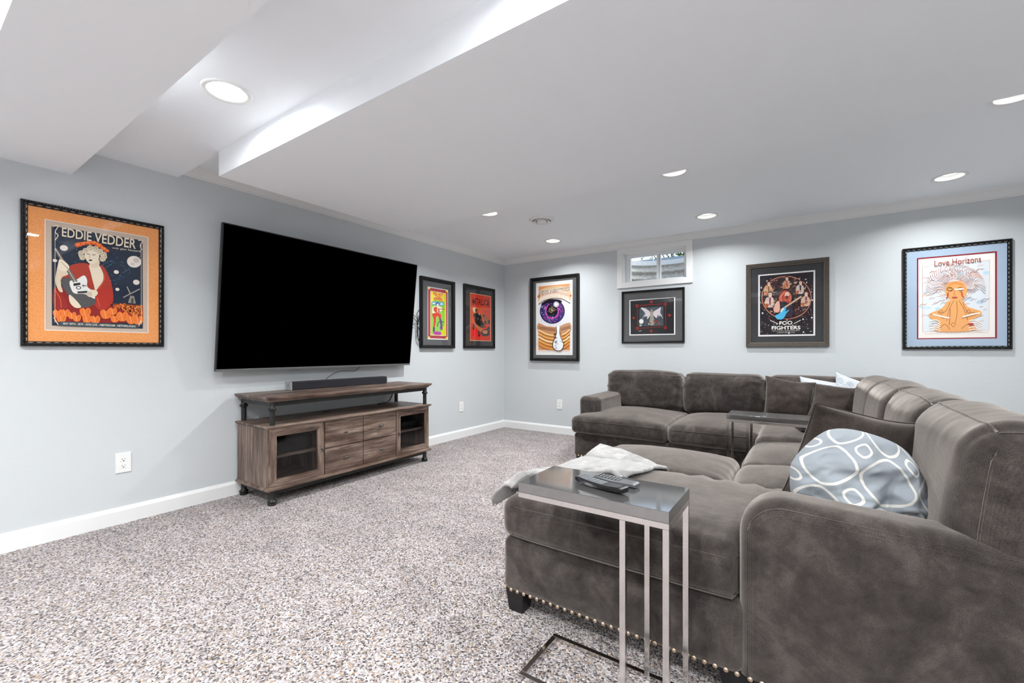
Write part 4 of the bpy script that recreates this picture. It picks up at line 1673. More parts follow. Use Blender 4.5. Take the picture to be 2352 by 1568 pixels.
def picture(label, wall, a0, a1, z0, z1, prof, fmat, mats, art, sheet_rect, bead=(), lip=None, depth=1.0):
    """wall 'left' (a = y) or 'far' (a = x); sheet_rect in the same wall coordinates"""
    ca, cz, w, h = (a0 + a1) / 2, (z0 + z1) / 2, a1 - a0, z1 - z0
    loc, rot = ((0.0, ca, cz), PI / 2) if wall == 'left' else ((ca, 0.0, cz), 0.0)
    t = thing('framed_print', label, 'picture', loc, rot, 'framed concert prints')
    pr = [(d, o * depth) for d, o in prof]
    MB().ring(w, h, pr).build('frame', fmat, t, local=True)
    k = pr[-1][0]
    MB().box(-w / 2 + 0.004, w / 2 - 0.004, -0.004, 0.0, -h / 2 + 0.004, h / 2 - 0.004).build('backing', M['mat_black'], t, local=True)
    s0, s1, t0, t1 = sheet_rect
    sx, sz, sw, sh_ = (s0 + s1) / 2 - ca, (t0 + t1) / 2 - cz, s1 - s0, t1 - t0
    # mat boards: outermost first, each with its own opening
    off = 0.0045
    for i, (mname, grow) in enumerate(mats):
        gw, gh = sw + 2 * grow, sh_ + 2 * grow
        b_ = MB()
        ow, oh = w / 2 - k + 0.004, h / 2 - k + 0.004
        if i > 0:
            pg = mats[i - 1][1]
            o_ = [(sx - sw / 2 - pg - .003, sz - sh_ / 2 - pg - .003), (sx + sw / 2 + pg + .003, sz - sh_ / 2 - pg - .003), (sx + sw / 2 + pg + .003, sz + sh_ / 2 + pg + .003), (sx - sw / 2 - pg - .003, sz + sh_ / 2 + pg + .003)]
        else:
            o_ = [(-ow, -oh), (ow, -oh), (ow, oh), (-ow, oh)]
        i_ = [(sx - gw / 2, sz - gh / 2), (sx + gw / 2, sz - gh / 2), (sx + gw / 2, sz + gh / 2), (sx - gw / 2, sz + gh / 2)]
        yo = -(0.0085 - 0.0012 * i)
        vv = [(p[0], yo, p[1]) for p in o_] + [(p[0], yo, p[1]) for p in i_] + [(p[0], yo + 0.0012, p[1]) for p in i_]
        ff = [(q, (q + 1) % 4, (q + 1) % 4 + 4, q + 4) for q in range(4)] + [(q + 4, (q + 1) % 4 + 4, (q + 1) % 4 + 8, q + 8) for q in range(4)]
        b_.add(vv, ff)
        b_.build('mat_board', M[mname], t, local=True)
    art.ox, art.oz = sx, sz
    art.build(t, 0.0045)
    MB().box(-w / 2 + k - 0.003, w / 2 - k + 0.003, -0.0125, -0.0105, -h / 2 + k - 0.003, h / 2 - k + 0.003).build('glass', M['glass'], t, local=True)
    for (inset, z, step, ln, wd, ht, mname) in bead:
        o = beads(w, h, inset, z * depth, step, ln, wd, ht).build('beading', M[mname], t, smooth=True, local=True)
        o['kind'] = 'stuff'
    return t


def scatter(n, x0, x1, y0, y1, inside=None):
    out = []
    while len(out) < n:
        p = (random.uniform(x0, x1), random.uniform(y0, y1))
        if inside is None or inside(*p):
            out.append(p)
    return out


CREAM, NAVY, RED, ORG = (236, 222, 198), (38, 48, 66), (178, 62, 46), (238, 124, 52)

# ---- orange matted poster on the left wall
A = Art(0.430, 0.580, [(22, 30), (1392, 250), (1403, 1525), (45, 1495)], (205, 186, 168))
A.poly([(104, 108), (1325, 290), (1340, 1475), (130, 1440)], NAVY)
for (cx, cy, ra, n_) in ((960, 690, 215, 46), (460, 520, 110, 22), (240, 250, 120, 18)):
    for k in range(n_):
        a = random.uniform(0, 6.28)
        r_ = ra * random.uniform(0.45, 1.0)
        a2 = a + 0.28
        A.line([(cx + r_ * math.cos(a), cy + r_ * 0.75 * math.sin(a)), (cx + r_ * math.cos(a2), cy + r_ * 0.75 * math.sin(a2))], 6, (62, 104, 128))
A.dots(scatter(70, 160, 1290, 360, 1080), 3.2, (214, 220, 226))
for (x, y, rx, ry) in ((272, 405, 54, 38), (1212, 580, 96, 78), (975, 720, 34, 25), (1244, 855, 44, 34), (992, 952, 27, 21), (155, 574, 30, 21)):
    A.ell(x, y, rx, ry, (234, 224, 214), 0.15)
A.ell(1240, 560, 40, 34, (206, 196, 190), 0.2)
A.ell(1190, 610, 30, 20, (214, 204, 196), 0.2)
# windmill
A.poly([(1165, 1035), (1215, 1040), (1240, 1140), (1135, 1130)], (150, 142, 132))
A.poly([(1182, 1070), (1208, 1072), (1206, 1135), (1176, 1130)], (70, 66, 62))
for (x, y) in ((1120, 915), (1290, 945), (1070, 1060)):
    A.line([(1165, 1010), (x, y)], 17, (128, 120, 112))
    A.line([(1165, 1010), (x, y)], 5, (214, 204, 190))
# tulip field and skirt
A.poly([(930, 1140), (1335, 1165), (1338, 1330), (940, 1290)], (150, 66, 30))
A.dots(scatter(90, 940, 1325, 1150, 1330), 15, ORG, 8)
A.dots(scatter(50, 940, 1325, 1150, 1330), 7, (250, 170, 96), 6)
A.blob([(150, 1010), (290, 930), (420, 1050), (700, 1150), (940, 1180), (1180, 1290), (1140, 1390), (700, 1400), (200, 1390), (155, 1250)], (150, 38, 38))
# dress
A.blob([(250, 780), (360, 640), (560, 605), (640, 680), (680, 900), (720, 960), (760, 640), (830, 690), (905, 850), (940, 1060), (900, 1160), (720, 1180), (560, 1100), (360, 1000), (260, 900)], RED)
A.blob([(140, 960), (200, 940), (270, 1040), (330, 1180), (250, 1230), (150, 1190)], (160, 46, 40))
A.blob([(700, 960), (900, 960), (935, 1100), (830, 1230), (720, 1200), (690, 1080)], (186, 56, 44))
for q in ([(600, 640), (650, 760), (690, 900)], [(760, 680), (820, 800), (740, 950)], [(160, 960), (230, 1080), (250, 1200)], [(720, 1060), (760, 1180)]):
    A.curve(q, 9, (226, 106, 66))
# skin: chest, neck, face
A.blob([(615, 620), (720, 610), (790, 720), (800, 830), (735, 930), (700, 975), (672, 880), (640, 760)], CREAM)
A.blob([(620, 560), (740, 560), (735, 650), (640, 660)], (226, 208, 182))
A.blob([(555, 420), (640, 385), (735, 430), (740, 540), (690, 605), (620, 610), (570, 560), (548, 490)], CREAM)
# hair
for (x, y, r_) in ((500, 470, 38), (520, 530, 40), (560, 440, 42), (620, 405, 44), (690, 415, 44), (750, 450, 44), (800, 490, 44), (790, 545, 42), (500, 500, 34), (820, 520, 30)):
    A.ell(x, y, r_, r_ * 0.9, (218, 204, 178))
    A.curve([(x - r_ * .6, y), (x, y - r_ * .5), (x + r_ * .5, y), (x, y + r_ * .4)], 6, (128, 116, 98), 4)
A.blob([(575, 470), (640, 440), (715, 470), (728, 540), (686, 598), (625, 604), (580, 550)], CREAM)
for q in ([(575, 478), (600, 485), (615, 480)], [(650, 490), (670, 495), (690, 488)]):
    A.curve(q, 8, (56, 48, 44))
A.curve([(622, 490), (612, 525), (628, 532)], 5, (150, 128, 108))
A.ell(628, 566, 24, 10, (40, 24, 26))
for k in range(13):
    x = 445 + k * 33
    y = 375 - 45 * math.sin(PI * (k + 1) / 14) + (k > 7) * (k - 7) * 14
    A.ell(x, y, 36, 24, ORG if k % 2 else (226, 92, 44), 0.9 - 0.35 * (k % 5))
    A.ell(x + 4, y - 3, 12, 7, (252, 176, 104), 0.5)
# arms and guitar
A.blob([(205, 600), (240, 560), (300, 620), (345, 680), (330, 760), (250, 800), (240, 900), (265, 990), (215, 980), (165, 860), (180, 700)], (226, 208, 182))
A.blob([(235, 830), (330, 805), (470, 870), (640, 1060), (695, 1080), (690, 1150), (560, 1200), (430, 1160), (330, 1030), (270, 940)], (92, 90, 90))
A.blob([(350, 1030), (420, 1080), (510, 1190), (430, 1200), (360, 1130)], CREAM)
A.blob([(355, 850), (440, 830), (540, 770), (585, 830), (590, 920), (660, 980), (690, 1080), (560, 1020), (420, 1010), (370, 940)], (240, 238, 234))
A.poly([(140, 420), (172, 408), (462, 850), (400, 866)], (120, 112, 104))
A.line([(156, 414), (431, 858)], 9, (226, 216, 200))
for k in range(13):
    x, y = 180 + k * 19, 462 + k * 30
    A.line([(x - 20, y + 8), (x + 16, y - 6)], 4, (52, 48, 46))
A.poly([(400, 880), (490, 866), (500, 895), (408, 915)], (58, 56, 56))
A.ell(473, 935, 34, 24, (64, 62, 62))
A.ell(473, 935, 22, 15, (240, 238, 234))
A.line([(525, 905), (580, 910)], 8, (40, 38, 38))
A.line([(540, 890), (522, 906), (548, 925)], 7, (40, 38, 38))
A.poly([(455, 985), (590, 975), (592, 1005), (462, 1012)], (70, 68, 66))
A.blob([(580, 1000), (650, 960), (720, 980), (725, 1020), (680, 1055), (600, 1050)], CREAM)
for k in range(4):
    A.curve([(575, 1002 + k * 15), (620, 994 + k * 15), (650, 1000 + k * 14)], 4, (120, 104, 88), 4)
A.blob([(205, 575), (245, 560), (340, 640), (330, 700), (270, 720), (200, 680)], CREAM)
for k in range(4):
    A.curve([(235 + k * 26, 590 + k * 24), (285 + k * 18, 640 + k * 20)], 5, (128, 110, 92), 3)
# tulips in front
for (x, y, r_) in ((205, 1290, 70), (300, 1280, 62), (390, 1310, 58), (250, 1355, 66), (455, 1345, 56), (565, 1270, 76), (590, 1360, 62), (700, 1365, 66), (840, 1290, 78), (930, 1250, 60), (960, 1350, 60), (1060, 1320, 80), (1180, 1360, 74), (1270, 1370, 70)):
    A.blob([(x - r_, y - r_ * .5), (x - r_ * .4, y - r_ * .9), (x, y - r_ * .6), (x + r_ * .5, y - r_ * .95), (x + r_, y - r_ * .4), (x + r_ * .7, y + r_ * .5), (x, y + r_ * .75), (x - r_ * .7, y + r_ * .5)], ORG, 4)
    A.curve([(x - r_ * .3, y - r_ * .7), (x - r_ * .1, y), (x, y + r_ * .6)], 6, (250, 186, 120), 4)
    A.curve([(x + r_ * .6, y - r_ * .6), (x + r_ * .4, y + r_ * .2)], 5, (180, 74, 24), 4)
# border and lettering
A.line([(148, 190), (165, 1400)], 6, CREAM)
A.line([(1300, 330), (1312, 1420)], 6, CREAM)
for q in ([(110, 120), (190, 110), (150, 190), (190, 240), (150, 300)], [(1260, 290), (1320, 300), (1290, 360), (1310, 420)], [(150, 1330), (190, 1400), (210, 1430)], [(1310, 1360), (1290, 1410), (1280, 1440)]):
    A.curve(q, 12, CREAM)
A.poly([(220, 1385), (1272, 1420), (1275, 1468), (222, 1440)], (62, 76, 86))
A.text('EDDIE VEDDER', [(240, 130), (1235, 280), (1228, 410), (240, 250)], CREAM, 0.012)
A.text('with glen hansard', [(910, 385), (1290, 425), (1290, 462), (910, 412)], CREAM, 0.0)
A.text('MAY 30TH - 2019 - AFAS LIVE - AMSTERDAM - NETHERLANDS', [(275, 1398), (1235, 1432), (1235, 1458), (275, 1428)], (226, 222, 210), 0.01)
picture('framed orange matted poster of a woman with guitar on the left wall', 'left', -4.299, -3.701, 1.036, 1.790, ORN, M['black_frame'], [('mat_orange', 0.0035), ('mat_white', 0.0)], A, (-4.210, -3.780, 1.124, 1.704),
        bead=((0.0195, 0.019, 0.030, 0.011, 0.0028, 0.003, 'gold_edge'), (0.007, 0.0245, 0.012, 0.005, 0.004, 0.0026, 'black_frame')))

# ---- yellow and green poster in black frame beside the television (crop grid of 960,625 at x8.25)
A = Art(0.322, 0.561, [(188, 268), (578, 322), (582, 1274), (198, 1272)], (246, 244, 240))
A.poly([(200, 285), (568, 335), (572, 1255), (210, 1252)], (176, 58, 74))
for k in range(46):
    t_ = k / 46
    for (x, y) in ((214, 310 + 920 * t_), (555, 350 + 890 * t_)):
        A.ell(x, y, 6, 7, (206, 104, 120) if k % 2 else (128, 32, 50), 0, 6)
A.poly([(240, 350), (538, 388), (545, 1205), (248, 1200)], (236, 212, 150))
A.poly([(250, 365), (528, 400), (534, 1180), (258, 1180)], (150, 206, 84))
A.blob([(255, 370), (300, 380), (320, 480), (285, 560), (255, 560)], (246, 228, 70), 4)
A.blob([(480, 400), (520, 410), (520, 560), (470, 520)], (246, 218, 64), 4)
A.poly([(505, 420), (528, 420), (534, 1190), (440, 1180), (470, 1040), (510, 1000)], (214, 214, 40))
for (x, y) in ((218, 305), (548, 350), (228, 1236), (552, 1240)):
    A.poly([(x - 18, y - 18), (x + 18, y - 14), (x + 18, y + 18), (x - 18, y + 16)], (240, 220, 70))
A.blob([(288, 365), (390, 385), (488, 395), (465, 470), (472, 545), (380, 530), (300, 530), (310, 450)], (250, 214, 96), 4)
A.text('RED HOT', [(290, 370), (486, 396), (470, 455), (305, 428)], (206, 54, 32), 0.03)
A.text('CHILI', [(335, 432), (440, 450), (440, 490), (335, 476)], (206, 54, 32), 0.03)
A.text('PEPPERS', [(308, 478), (466, 488), (474, 545), (300, 532)], (206, 54, 32), 0.03)
A.poly([(278, 552), (495, 572), (495, 630), (285, 618)], (72, 156, 226))
A.ell(310, 590, 26, 16, (232, 244, 250))
A.ell(455, 598, 30, 14, (232, 244, 250))
A.ell(378, 600, 26, 38, (58, 76, 120))
A.ell(380, 618, 17, 30, (246, 232, 208))
A.blob([(290, 660), (340, 645), (420, 650), (470, 690), (440, 740), (400, 720), (400, 775), (320, 775), (285, 780), (280, 700)], (246, 236, 214), 4)
A.blob([(310, 670), (360, 655), (410, 690), (405, 770), (340, 765), (305, 720)], (214, 84, 52), 4)
A.poly([(372, 650), (388, 650), (386, 760), (372, 760)], (240, 232, 220))
A.line([(400, 700), (515, 692)], 14, (170, 92, 50))
A.blob([(285, 785), (430, 785), (442, 880), (410, 890), (390, 830), (350, 850), (348, 940), (320, 1060), (300, 1050), (310, 900)], (226, 56, 44), 4)
A.blob([(300, 1045), (330, 1050), (325, 1130), (310, 1170), (298, 1120)], (96, 52, 110), 4)
A.blob([(412, 885), (448, 890), (470, 1000), (440, 1010)], (92, 70, 128), 4)
A.curve([(378, 1030), (390, 960), (440, 925), (500, 945)], 14, (66, 84, 96))
A.blob([(430, 1010), (468, 1005), (472, 1080), (435, 1085)], (116, 66, 160), 4)
A.blob([(318, 1120), (440, 1130), (440, 1185), (318, 1180)], (206, 84, 172), 4)
A.text('MELBOURNE', [(330, 1130), (430, 1138), (430, 1172), (330, 1166)], (126, 32, 110), 0.01)
picture('black framed yellow green concert poster next to the television', 'left', -1.530, -1.008, 1.040, 1.792, PLAIN, M['black_satin'], [('mat_grey', 0.001)], A, (-1.415, -1.094, 1.135, 1.696), depth=1.5)

# ---- red poster with racing cars near the corner (grid of 1060,640 at x8.96)
A = Art(0.420, 0.574, [(190, 275), (628, 355), (618, 1288), (186, 1268)], (222, 190, 150))
A.poly([(198, 288), (620, 364), (610, 1278), (194, 1258)], (206, 58, 38))
A.poly([(198, 560), (616, 610), (612, 1000), (198, 900)], (214, 92, 52))
A.poly([(440, 620), (616, 640), (612, 1140), (500, 1120)], (208, 78, 60))
A.blob([(240, 1060), (330, 1040), (400, 1180), (300, 1200), (230, 1150)], (226, 30, 30), 4)
A.text('METALLICA', [(242, 385), (590, 430), (590, 560), (242, 520)], (40, 26, 26), 0.02, 1.0, lambda a: (1.0, -0.16) if (a < 0.1 or a > 0.9) else (1.0, 0.0))
A.blob([(245, 600), (300, 590), (345, 630), (320, 690), (270, 680)], (226, 196, 160), 4)
A.blob([(300, 610), (345, 625), (330, 690), (300, 680)], (96, 60, 44), 4)
A.blob([(255, 730), (330, 700), (390, 720), (430, 790), (440, 900), (430, 1010), (350, 960), (290, 890), (290, 800)], (36, 32, 36), 4)
A.blob([(440, 760), (480, 720), (520, 780), (600, 860), (580, 930), (500, 940), (470, 850)], (150, 96, 70), 4)
for (x, y, rx, ry, r_) in ((262, 985, 20, 66, 0.1), (378, 1110, 24, 80, 0), (430, 970, 30, 70, 0.3), (565, 1055, 26, 66, 0.05), (500, 905, 22, 34, 0), (578, 890, 20, 40, 0)):
    A.ell(x, y, rx, ry, (34, 34, 38), r_)
    A.ell(x, y, rx * .45, ry * .5, (94, 98, 100), r_)
A.blob([(270, 900), (420, 1000), (470, 1060), (420, 1110), (300, 980)], (190, 112, 66), 4)
A.blob([(420, 1080), (520, 1040), (590, 1130), (540, 1180), (440, 1170)], (60, 56, 62), 4)
A.blob([(440, 1075), (530, 1060), (545, 1120), (470, 1130)], (196, 126, 92), 4)
for q in ([(300, 910), (420, 1010)], [(330, 870), (480, 1000)], [(450, 900), (500, 1010)], [(400, 800), (540, 1060)], [(260, 760), (300, 900)]):
    A.line(q, 9, (52, 40, 40))
for (x, y) in ((380, 735), (470, 760), (350, 820), (415, 845)):
    A.ell(x, y, 22, 26, (88, 74, 66))
A.ell(378, 720, 14, 18, (206, 168, 132))
picture('black framed red concert poster nearest the corner on the left wall', 'left', -0.832, -0.226, 1.041, 1.802, PLAIN, M['black_satin'], [('mat_black', 0.001)], A, (-0.712, -0.290, 1.134, 1.708))

# ---- tall eye poster on the far wall (grid of 1205,620 at x6.535)
A = Art(0.488, 0.881, [(170, 215), (697, 160), (712, 1252), (188, 1258)], (244, 242, 240))
A.poly([(196, 250), (668, 203), (682, 1195), (208, 1200)], (226, 154, 96))
A.blob([(200, 330), (330, 260), (520, 235), (672, 300), (672, 470), (560, 430), (430, 420), (300, 460), (205, 510)], (222, 190, 150), 5)
A.blob([(210, 370), (430, 320), (670, 360), (672, 400), (430, 355), (205, 420)], (206, 120, 64), 5)
A.blob([(204, 520), (300, 455), (430, 425), (570, 440), (675, 500), (680, 770), (540, 840), (400, 850), (208, 800)], (232, 232, 236), 5)
for k in range(30):
    x = 208 + k * 16
    y = 505 - 80 * math.sin(PI * (k + 2) / 33)
    A.curve([(x + 10 - (k - 15) * 0.8, y - 135), (x + (k - 15) * -1.2, y - 60), (x + (k - 15) * 1.1, y)], 7, (248, 244, 236), 4)
A.curve([(200, 520), (300, 456), (430, 424), (560, 438), (678, 500)], 10, (40, 32, 36))
A.ell(410, 620, 188, 185, (22, 20, 44), 0, 40)
A.ell(410, 622, 178, 174, (58, 50, 116), 0, 40)
for k in range(240):
    a, r_ = random.uniform(0, 6.28), random.uniform(0.5, 0.98)
    A.ell(410 + 172 * r_ * math.cos(a), 622 + 168 * r_ * math.sin(a), random.uniform(4, 10), random.uniform(4, 10), random.choice([(84, 70, 170), (176, 50, 160), (206, 190, 226), (40, 38, 84), (120, 90, 190), (190, 60, 140)]), 0, 6)
A.line([(410 + 96 * math.cos(k / 40 * 6.283), 622 + 104 * math.sin(k / 40 * 6.283)) for k in range(40)], 16, (196, 84, 176), True)
A.ell(410, 600, 80, 90, (20, 18, 24), 0, 30)
A.ell(405, 602, 46, 32, (150, 112, 70), -0.5)
A.ell(405, 602, 34, 20, (34, 28, 28), -0.5)
A.ell(405, 602, 14, 10, (206, 170, 120), -0.5)
A.dots(scatter(40, 340, 480, 520, 690, lambda x, y: ((x - 410) / 74) ** 2 + ((y - 600) / 84) ** 2 < 1), 3, (206, 216, 230))
A.blob([(238, 520), (330, 455), (480, 440), (560, 470), (480, 490), (330, 500)], (26, 18, 36), 5)
for k in range(8):
    a = k / 8 * PI
    A.line([(472 - 44 * math.cos(a), 515 - 44 * math.sin(a)), (472 + 44 * math.cos(a), 515 + 44 * math.sin(a))], 6, (255, 255, 255))
# lower lid and folds
A.blob([(208, 800), (330, 845), (470, 862), (480, 930), (400, 960), (210, 900)], (196, 140, 100), 5)
A.blob([(530, 850), (680, 790), (682, 910), (560, 950)], (196, 146, 112), 5)
for k in range(26):
    x = 214 + k * 10
    A.line([(x, 845 + 1.2 * k), (x + 3, 890 + 1.4 * k)], 4, (66, 46, 42))
for k in range(14):
    x = 550 + k * 10
    A.line([(x, 868 - 3.2 * k), (x + 2, 912 - 3 * k)], 4, (96, 66, 56))
for (y, c_) in ((960, (240, 196, 132)), (1010, (236, 170, 92)), (1060, (246, 214, 158)), (1110, (232, 168, 84)), (1160, (228, 150, 76))):
    A.curve([(210, y - 60), (330, y), (440, y + 20)], 26, c_)
    A.curve([(560, y + 10), (620, y - 15), (682, y - 70)], 24, c_)
A.blob([(480, 840), (535, 840), (530, 930), (548, 1000), (592, 1090), (590, 1160), (550, 1205), (480, 1205), (432, 1165), (425, 1090), (465, 1000), (482, 930)], (40, 38, 42), 5)
A.blob([(486, 838), (530, 838), (526, 930), (544, 1005), (584, 1095), (580, 1155), (546, 1196), (484, 1196), (442, 1160), (436, 1095), (472, 1005), (490, 930)], (236, 238, 240), 5)
for k in range(16):
    x, y = random.uniform(455, 565), random.uniform(950, 1180)
    A.curve([(x - 16, y + random.uniform(-10, 10)), (x, y + random.uniform(-12, 12)), (x + 16, y + random.uniform(-10, 10))], 6, (44, 48, 52), 3)
A.text('FOO FIGHTERS', [(215, 318), (665, 240), (668, 290), (218, 368)], (255, 255, 255), 0.02)
A.text('FOO FIGHTERS', [(219, 322), (662, 246), (665, 284), (222, 362)], (70, 62, 62), -0.006)
A.text('JULY 30 2018  FENWAY  BOSTON MASSACHUSETTS', [(210, 1212), (680, 1205), (680, 1222), (210, 1228)], (206, 130, 96), 0.01)
picture('tall black framed poster of a giant eye with teardrop left of the window', 'far', 0.428, 1.102, 0.887, 1.931, PLAIN, M['black_satin'], [('mat_grey', 0.012), ('mat_white', 0.0)], A, (0.514, 1.002, 0.973, 1.854), depth=1.6)

# ---- small landscape print under the window (grid of 1420,650 at x10.456)
A = Art(0.492, 0.394, [(248, 398), (1368, 332), (1376, 1218), (258, 1255)], (244, 243, 242))
A.poly([(275, 422), (1338, 350), (1345, 1196), (290, 1228)], (40, 39, 43))
A.poly([(500, 580), (1085, 548), (1090, 1012), (505, 1030)], (74, 84, 90))
for k in range(70):
    x, y = random.uniform(510, 1080), random.uniform(570, 1015)
    A.line([(x, y), (x + random.uniform(-50, 50), y + random.uniform(-30, 30))], random.uniform(4, 10), random.choice([(34, 38, 42), (120, 130, 136), (160, 168, 172), (52, 60, 66)]))
A.blob([(540, 590), (640, 600), (760, 680), (770, 760), (700, 860), (690, 790), (620, 800), (650, 720)], (222, 212, 218), 4)
A.blob([(1030, 580), (960, 610), (850, 680), (840, 750), (920, 830), (960, 760), (1060, 790), (1010, 700)], (222, 208, 216), 4)
A.curve([(640, 740), (600, 800), (585, 850)], 10, (214, 206, 210))
A.curve([(960, 800), (1020, 760), (1080, 840)], 10, (222, 212, 216))
A.ell(805, 660, 36, 44, (150, 142, 124))
A.blob([(770, 700), (840, 700), (850, 800), (880, 940), (820, 1010), (750, 960), (770, 820)], (168, 160, 144), 4)
for k in range(12):
    A.ell(random.uniform(730, 1000), random.uniform(900, 1000), 18, 22, random.choice([(196, 190, 180), (120, 116, 110), (150, 60, 50)]))
A.ell(553, 912, 55, 56, (244, 243, 244), 0, 28)
A.text('AB', [(505, 985), (560, 982), (560, 1030), (505, 1033)], (230, 228, 226), 0.03)
R2 = (206, 56, 40)
for (x, y) in ((795, 445), (365, 830), (1235, 765), (800, 1140)):
    A.poly([(x - 46, y), (x - 12, y - 18), (x, y - 44), (x + 14, y - 16), (x + 46, y), (x + 14, y + 14), (x, y + 44), (x - 12, y + 16)], R2)
    A.ell(x, y, 12, 12, (90, 20, 22))
for (x, y) in ((445, 545), (1130, 500), (460, 1080), (1140, 1055)):
    A.line([(x + 34 * math.cos(k / 14 * 6.28), y + 34 * math.sin(k / 14 * 6.28)) for k in range(14)], 10, R2, True)
    A.line([(x, y - 22), (x, y + 22)], 12, R2)
for k in range(26):
    x = 515 + k * 21.5
    A.line([(x, 545 - k * 1.7), (x + 8, 520 - k * 1.7), (x + 14, 545 - k * 1.7)], 6, R2)
    A.line([(x, 1088 - k * 1.6), (x + 8, 1064 - k * 1.6), (x + 14, 1088 - k * 1.6)], 6, (170, 50, 40))
for k in range(18):
    A.ell(455 + k * 0.4, 620 + k * 23, 9, 7, (180, 80, 60), 0, 6)
    A.ell(1135 + k * 0.6, 570 + k * 25, 9, 8, R2, 0, 6)
A.line([(500, 1150), (560, 1132)], 10, (230, 230, 230))
picture('small landscape black framed print of a winged figure under the window', 'far', 1.624, 2.293, 1.096, 1.672, ORN, M['black_frame'], [('mat_grey', 0.001)], A, (1.707, 2.199, 1.182, 1.576),
        bead=((0.008, 0.0245, 0.011, 0.0048, 0.005, 0.003, 'black_frame'), (0.0215, 0.014, 0.008, 0.0035, 0.0018, 0.002, 'gold_edge')))

# ---- brown framed band poster (grid of 1700,580 at x6.818)
A = Art(0.444, 0.585, [(275, 350), (1178, 262), (1182, 1290), (278, 1312)], (246, 244, 243))
A.poly([(300, 368), (1150, 288), (1152, 1268), (305, 1288)], (36, 30, 36))
def inb(x, y):
    return True
A.dots(scatter(150, 310, 1145, 380, 1270), 5, (216, 206, 206))
A.dots(scatter(60, 310, 1145, 380, 1270), 8, (150, 66, 62))
A.dots(scatter(40, 310, 1145, 380, 1270), 11, (236, 230, 226))
A.ell(725, 700, 392, 335, (58, 40, 42), -0.05, 48)
A.line([(725 + 390 * math.cos(k / 60 * 6.283), 700 + 332 * math.sin(k / 60 * 6.283)) for k in range(60)], 11, (222, 140, 112), True)
for k in range(170):
    a, r_ = random.uniform(0, 6.28), random.uniform(0.1, 0.98) ** 0.6
    x, y = 725 + 375 * r_ * math.cos(a), 700 + 320 * r_ * math.sin(a)
    A.line([(x, y), (x + random.uniform(-28, 28), y + random.uniform(-20, 20))], random.uniform(4, 9), random.choice([(170, 90, 76), (214, 160, 132), (92, 50, 48), (236, 206, 184), (30, 24, 28), (120, 56, 54)]))
A.ell(720, 690, 118, 110, (22, 18, 22))
for (x, y, s_, c1, c2) in ((440, 560, 1.0, (214, 176, 132), (150, 96, 60)), (460, 740, 1.15, (220, 196, 186), (140, 60, 80)), (940, 540, 1.0, (206, 190, 190), (60, 44, 52)), (1030, 720, 1.1, (206, 170, 150), (130, 60, 70)), (725, 470, 0.9, (214, 150, 120), (150, 50, 50))):
    s_ *= 1.15
    A.blob([(x - 44 * s_, y + 80 * s_), (x - 52 * s_, y - 4 * s_), (x - 20 * s_, y - 34 * s_), (x + 22 * s_, y - 34 * s_), (x + 48 * s_, y - 4 * s_), (x + 40 * s_, y + 80 * s_)], c1, 4)
    A.poly([(x - 10 * s_, y - 34 * s_), (x + 14 * s_, y - 34 * s_), (x + 12 * s_, y + 60 * s_), (x - 6 * s_, y + 60 * s_)], c2)
    A.line([(x - 46 * s_, y + 2 * s_), (x - 58 * s_, y + 44 * s_), (x - 16 * s_, y + 56 * s_)], 16 * s_, (222, 186, 160))
    A.line([(x + 42 * s_, y + 2 * s_), (x + 62 * s_, y + 30 * s_), (x + 48 * s_, y + 14 * s_)], 15 * s_, (222, 186, 160))
    A.blob([(x - 24 * s_, y - 46 * s_), (x - 22 * s_, y - 92 * s_), (x + 8 * s_, y - 102 * s_), (x + 34 * s_, y - 84 * s_), (x + 32 * s_, y - 48 * s_)], (84, 40, 38), 4)
    A.blob([(x - 12 * s_, y - 40 * s_), (x - 14 * s_, y - 74 * s_), (x + 6 * s_, y - 84 * s_), (x + 24 * s_, y - 72 * s_), (x + 20 * s_, y - 38 * s_), (x + 4 * s_, y - 30 * s_)], (228, 198, 172), 4)
    A.line([(x - 6 * s_, y - 62 * s_), (x + 16 * s_, y - 63 * s_)], 5, (60, 36, 34))
    A.line([(x - 36 * s_, y + 66 * s_), (x + 82 * s_, y + 4 * s_)], 9 * s_, (214, 176, 128))
    A.blob([(x - 66 * s_, y + 64 * s_), (x - 40 * s_, y + 42 * s_), (x - 14 * s_, y + 52 * s_), (x - 22 * s_, y + 82 * s_), (x - 52 * s_, y + 94 * s_)], (186, 106, 62), 4)
for k in range(150):
    a, r_ = random.uniform(0, 6.28), random.uniform(0.25, 0.98) ** 0.6
    x, y = 725 + 375 * r_ * math.cos(a), 690 + 315 * r_ * math.sin(a)
    A.curve([(x, y), (x + random.uniform(-20, 20), y + random.uniform(-16, 16)), (x + random.uniform(-34, 34), y + random.uniform(-26, 26))], random.uniform(3, 6), random.choice([(40, 28, 32), (40, 28, 32), (226, 190, 166), (150, 70, 62), (236, 220, 206)]), 3)
A.blob([(560, 880), (570, 770), (640, 720), (760, 740), (820, 830), (820, 980), (740, 1010), (620, 960)], (60, 52, 62), 5)
A.blob([(520, 880), (560, 780), (610, 760), (620, 880), (600, 930), (540, 930)], (222, 170, 150), 5)
A.blob([(600, 700), (640, 620), (720, 590), (790, 640), (800, 730), (770, 790), (690, 760), (640, 770)], (176, 70, 60), 5)
for k in range(22):
    x = 610 + k * 9
    A.curve([(690 + k * 3, 610), (x + random.uniform(-8, 8), 680), (x - 6, 760)], 5, random.choice([(206, 110, 90), (120, 40, 40), (226, 150, 124)]), 4)
A.ell(730, 660, 34, 44, (232, 196, 172), 0.2)
A.curve([(712, 650), (722, 647)], 6, (60, 34, 32), 2)
A.curve([(738, 648), (748, 646)], 6, (60, 34, 32), 2)
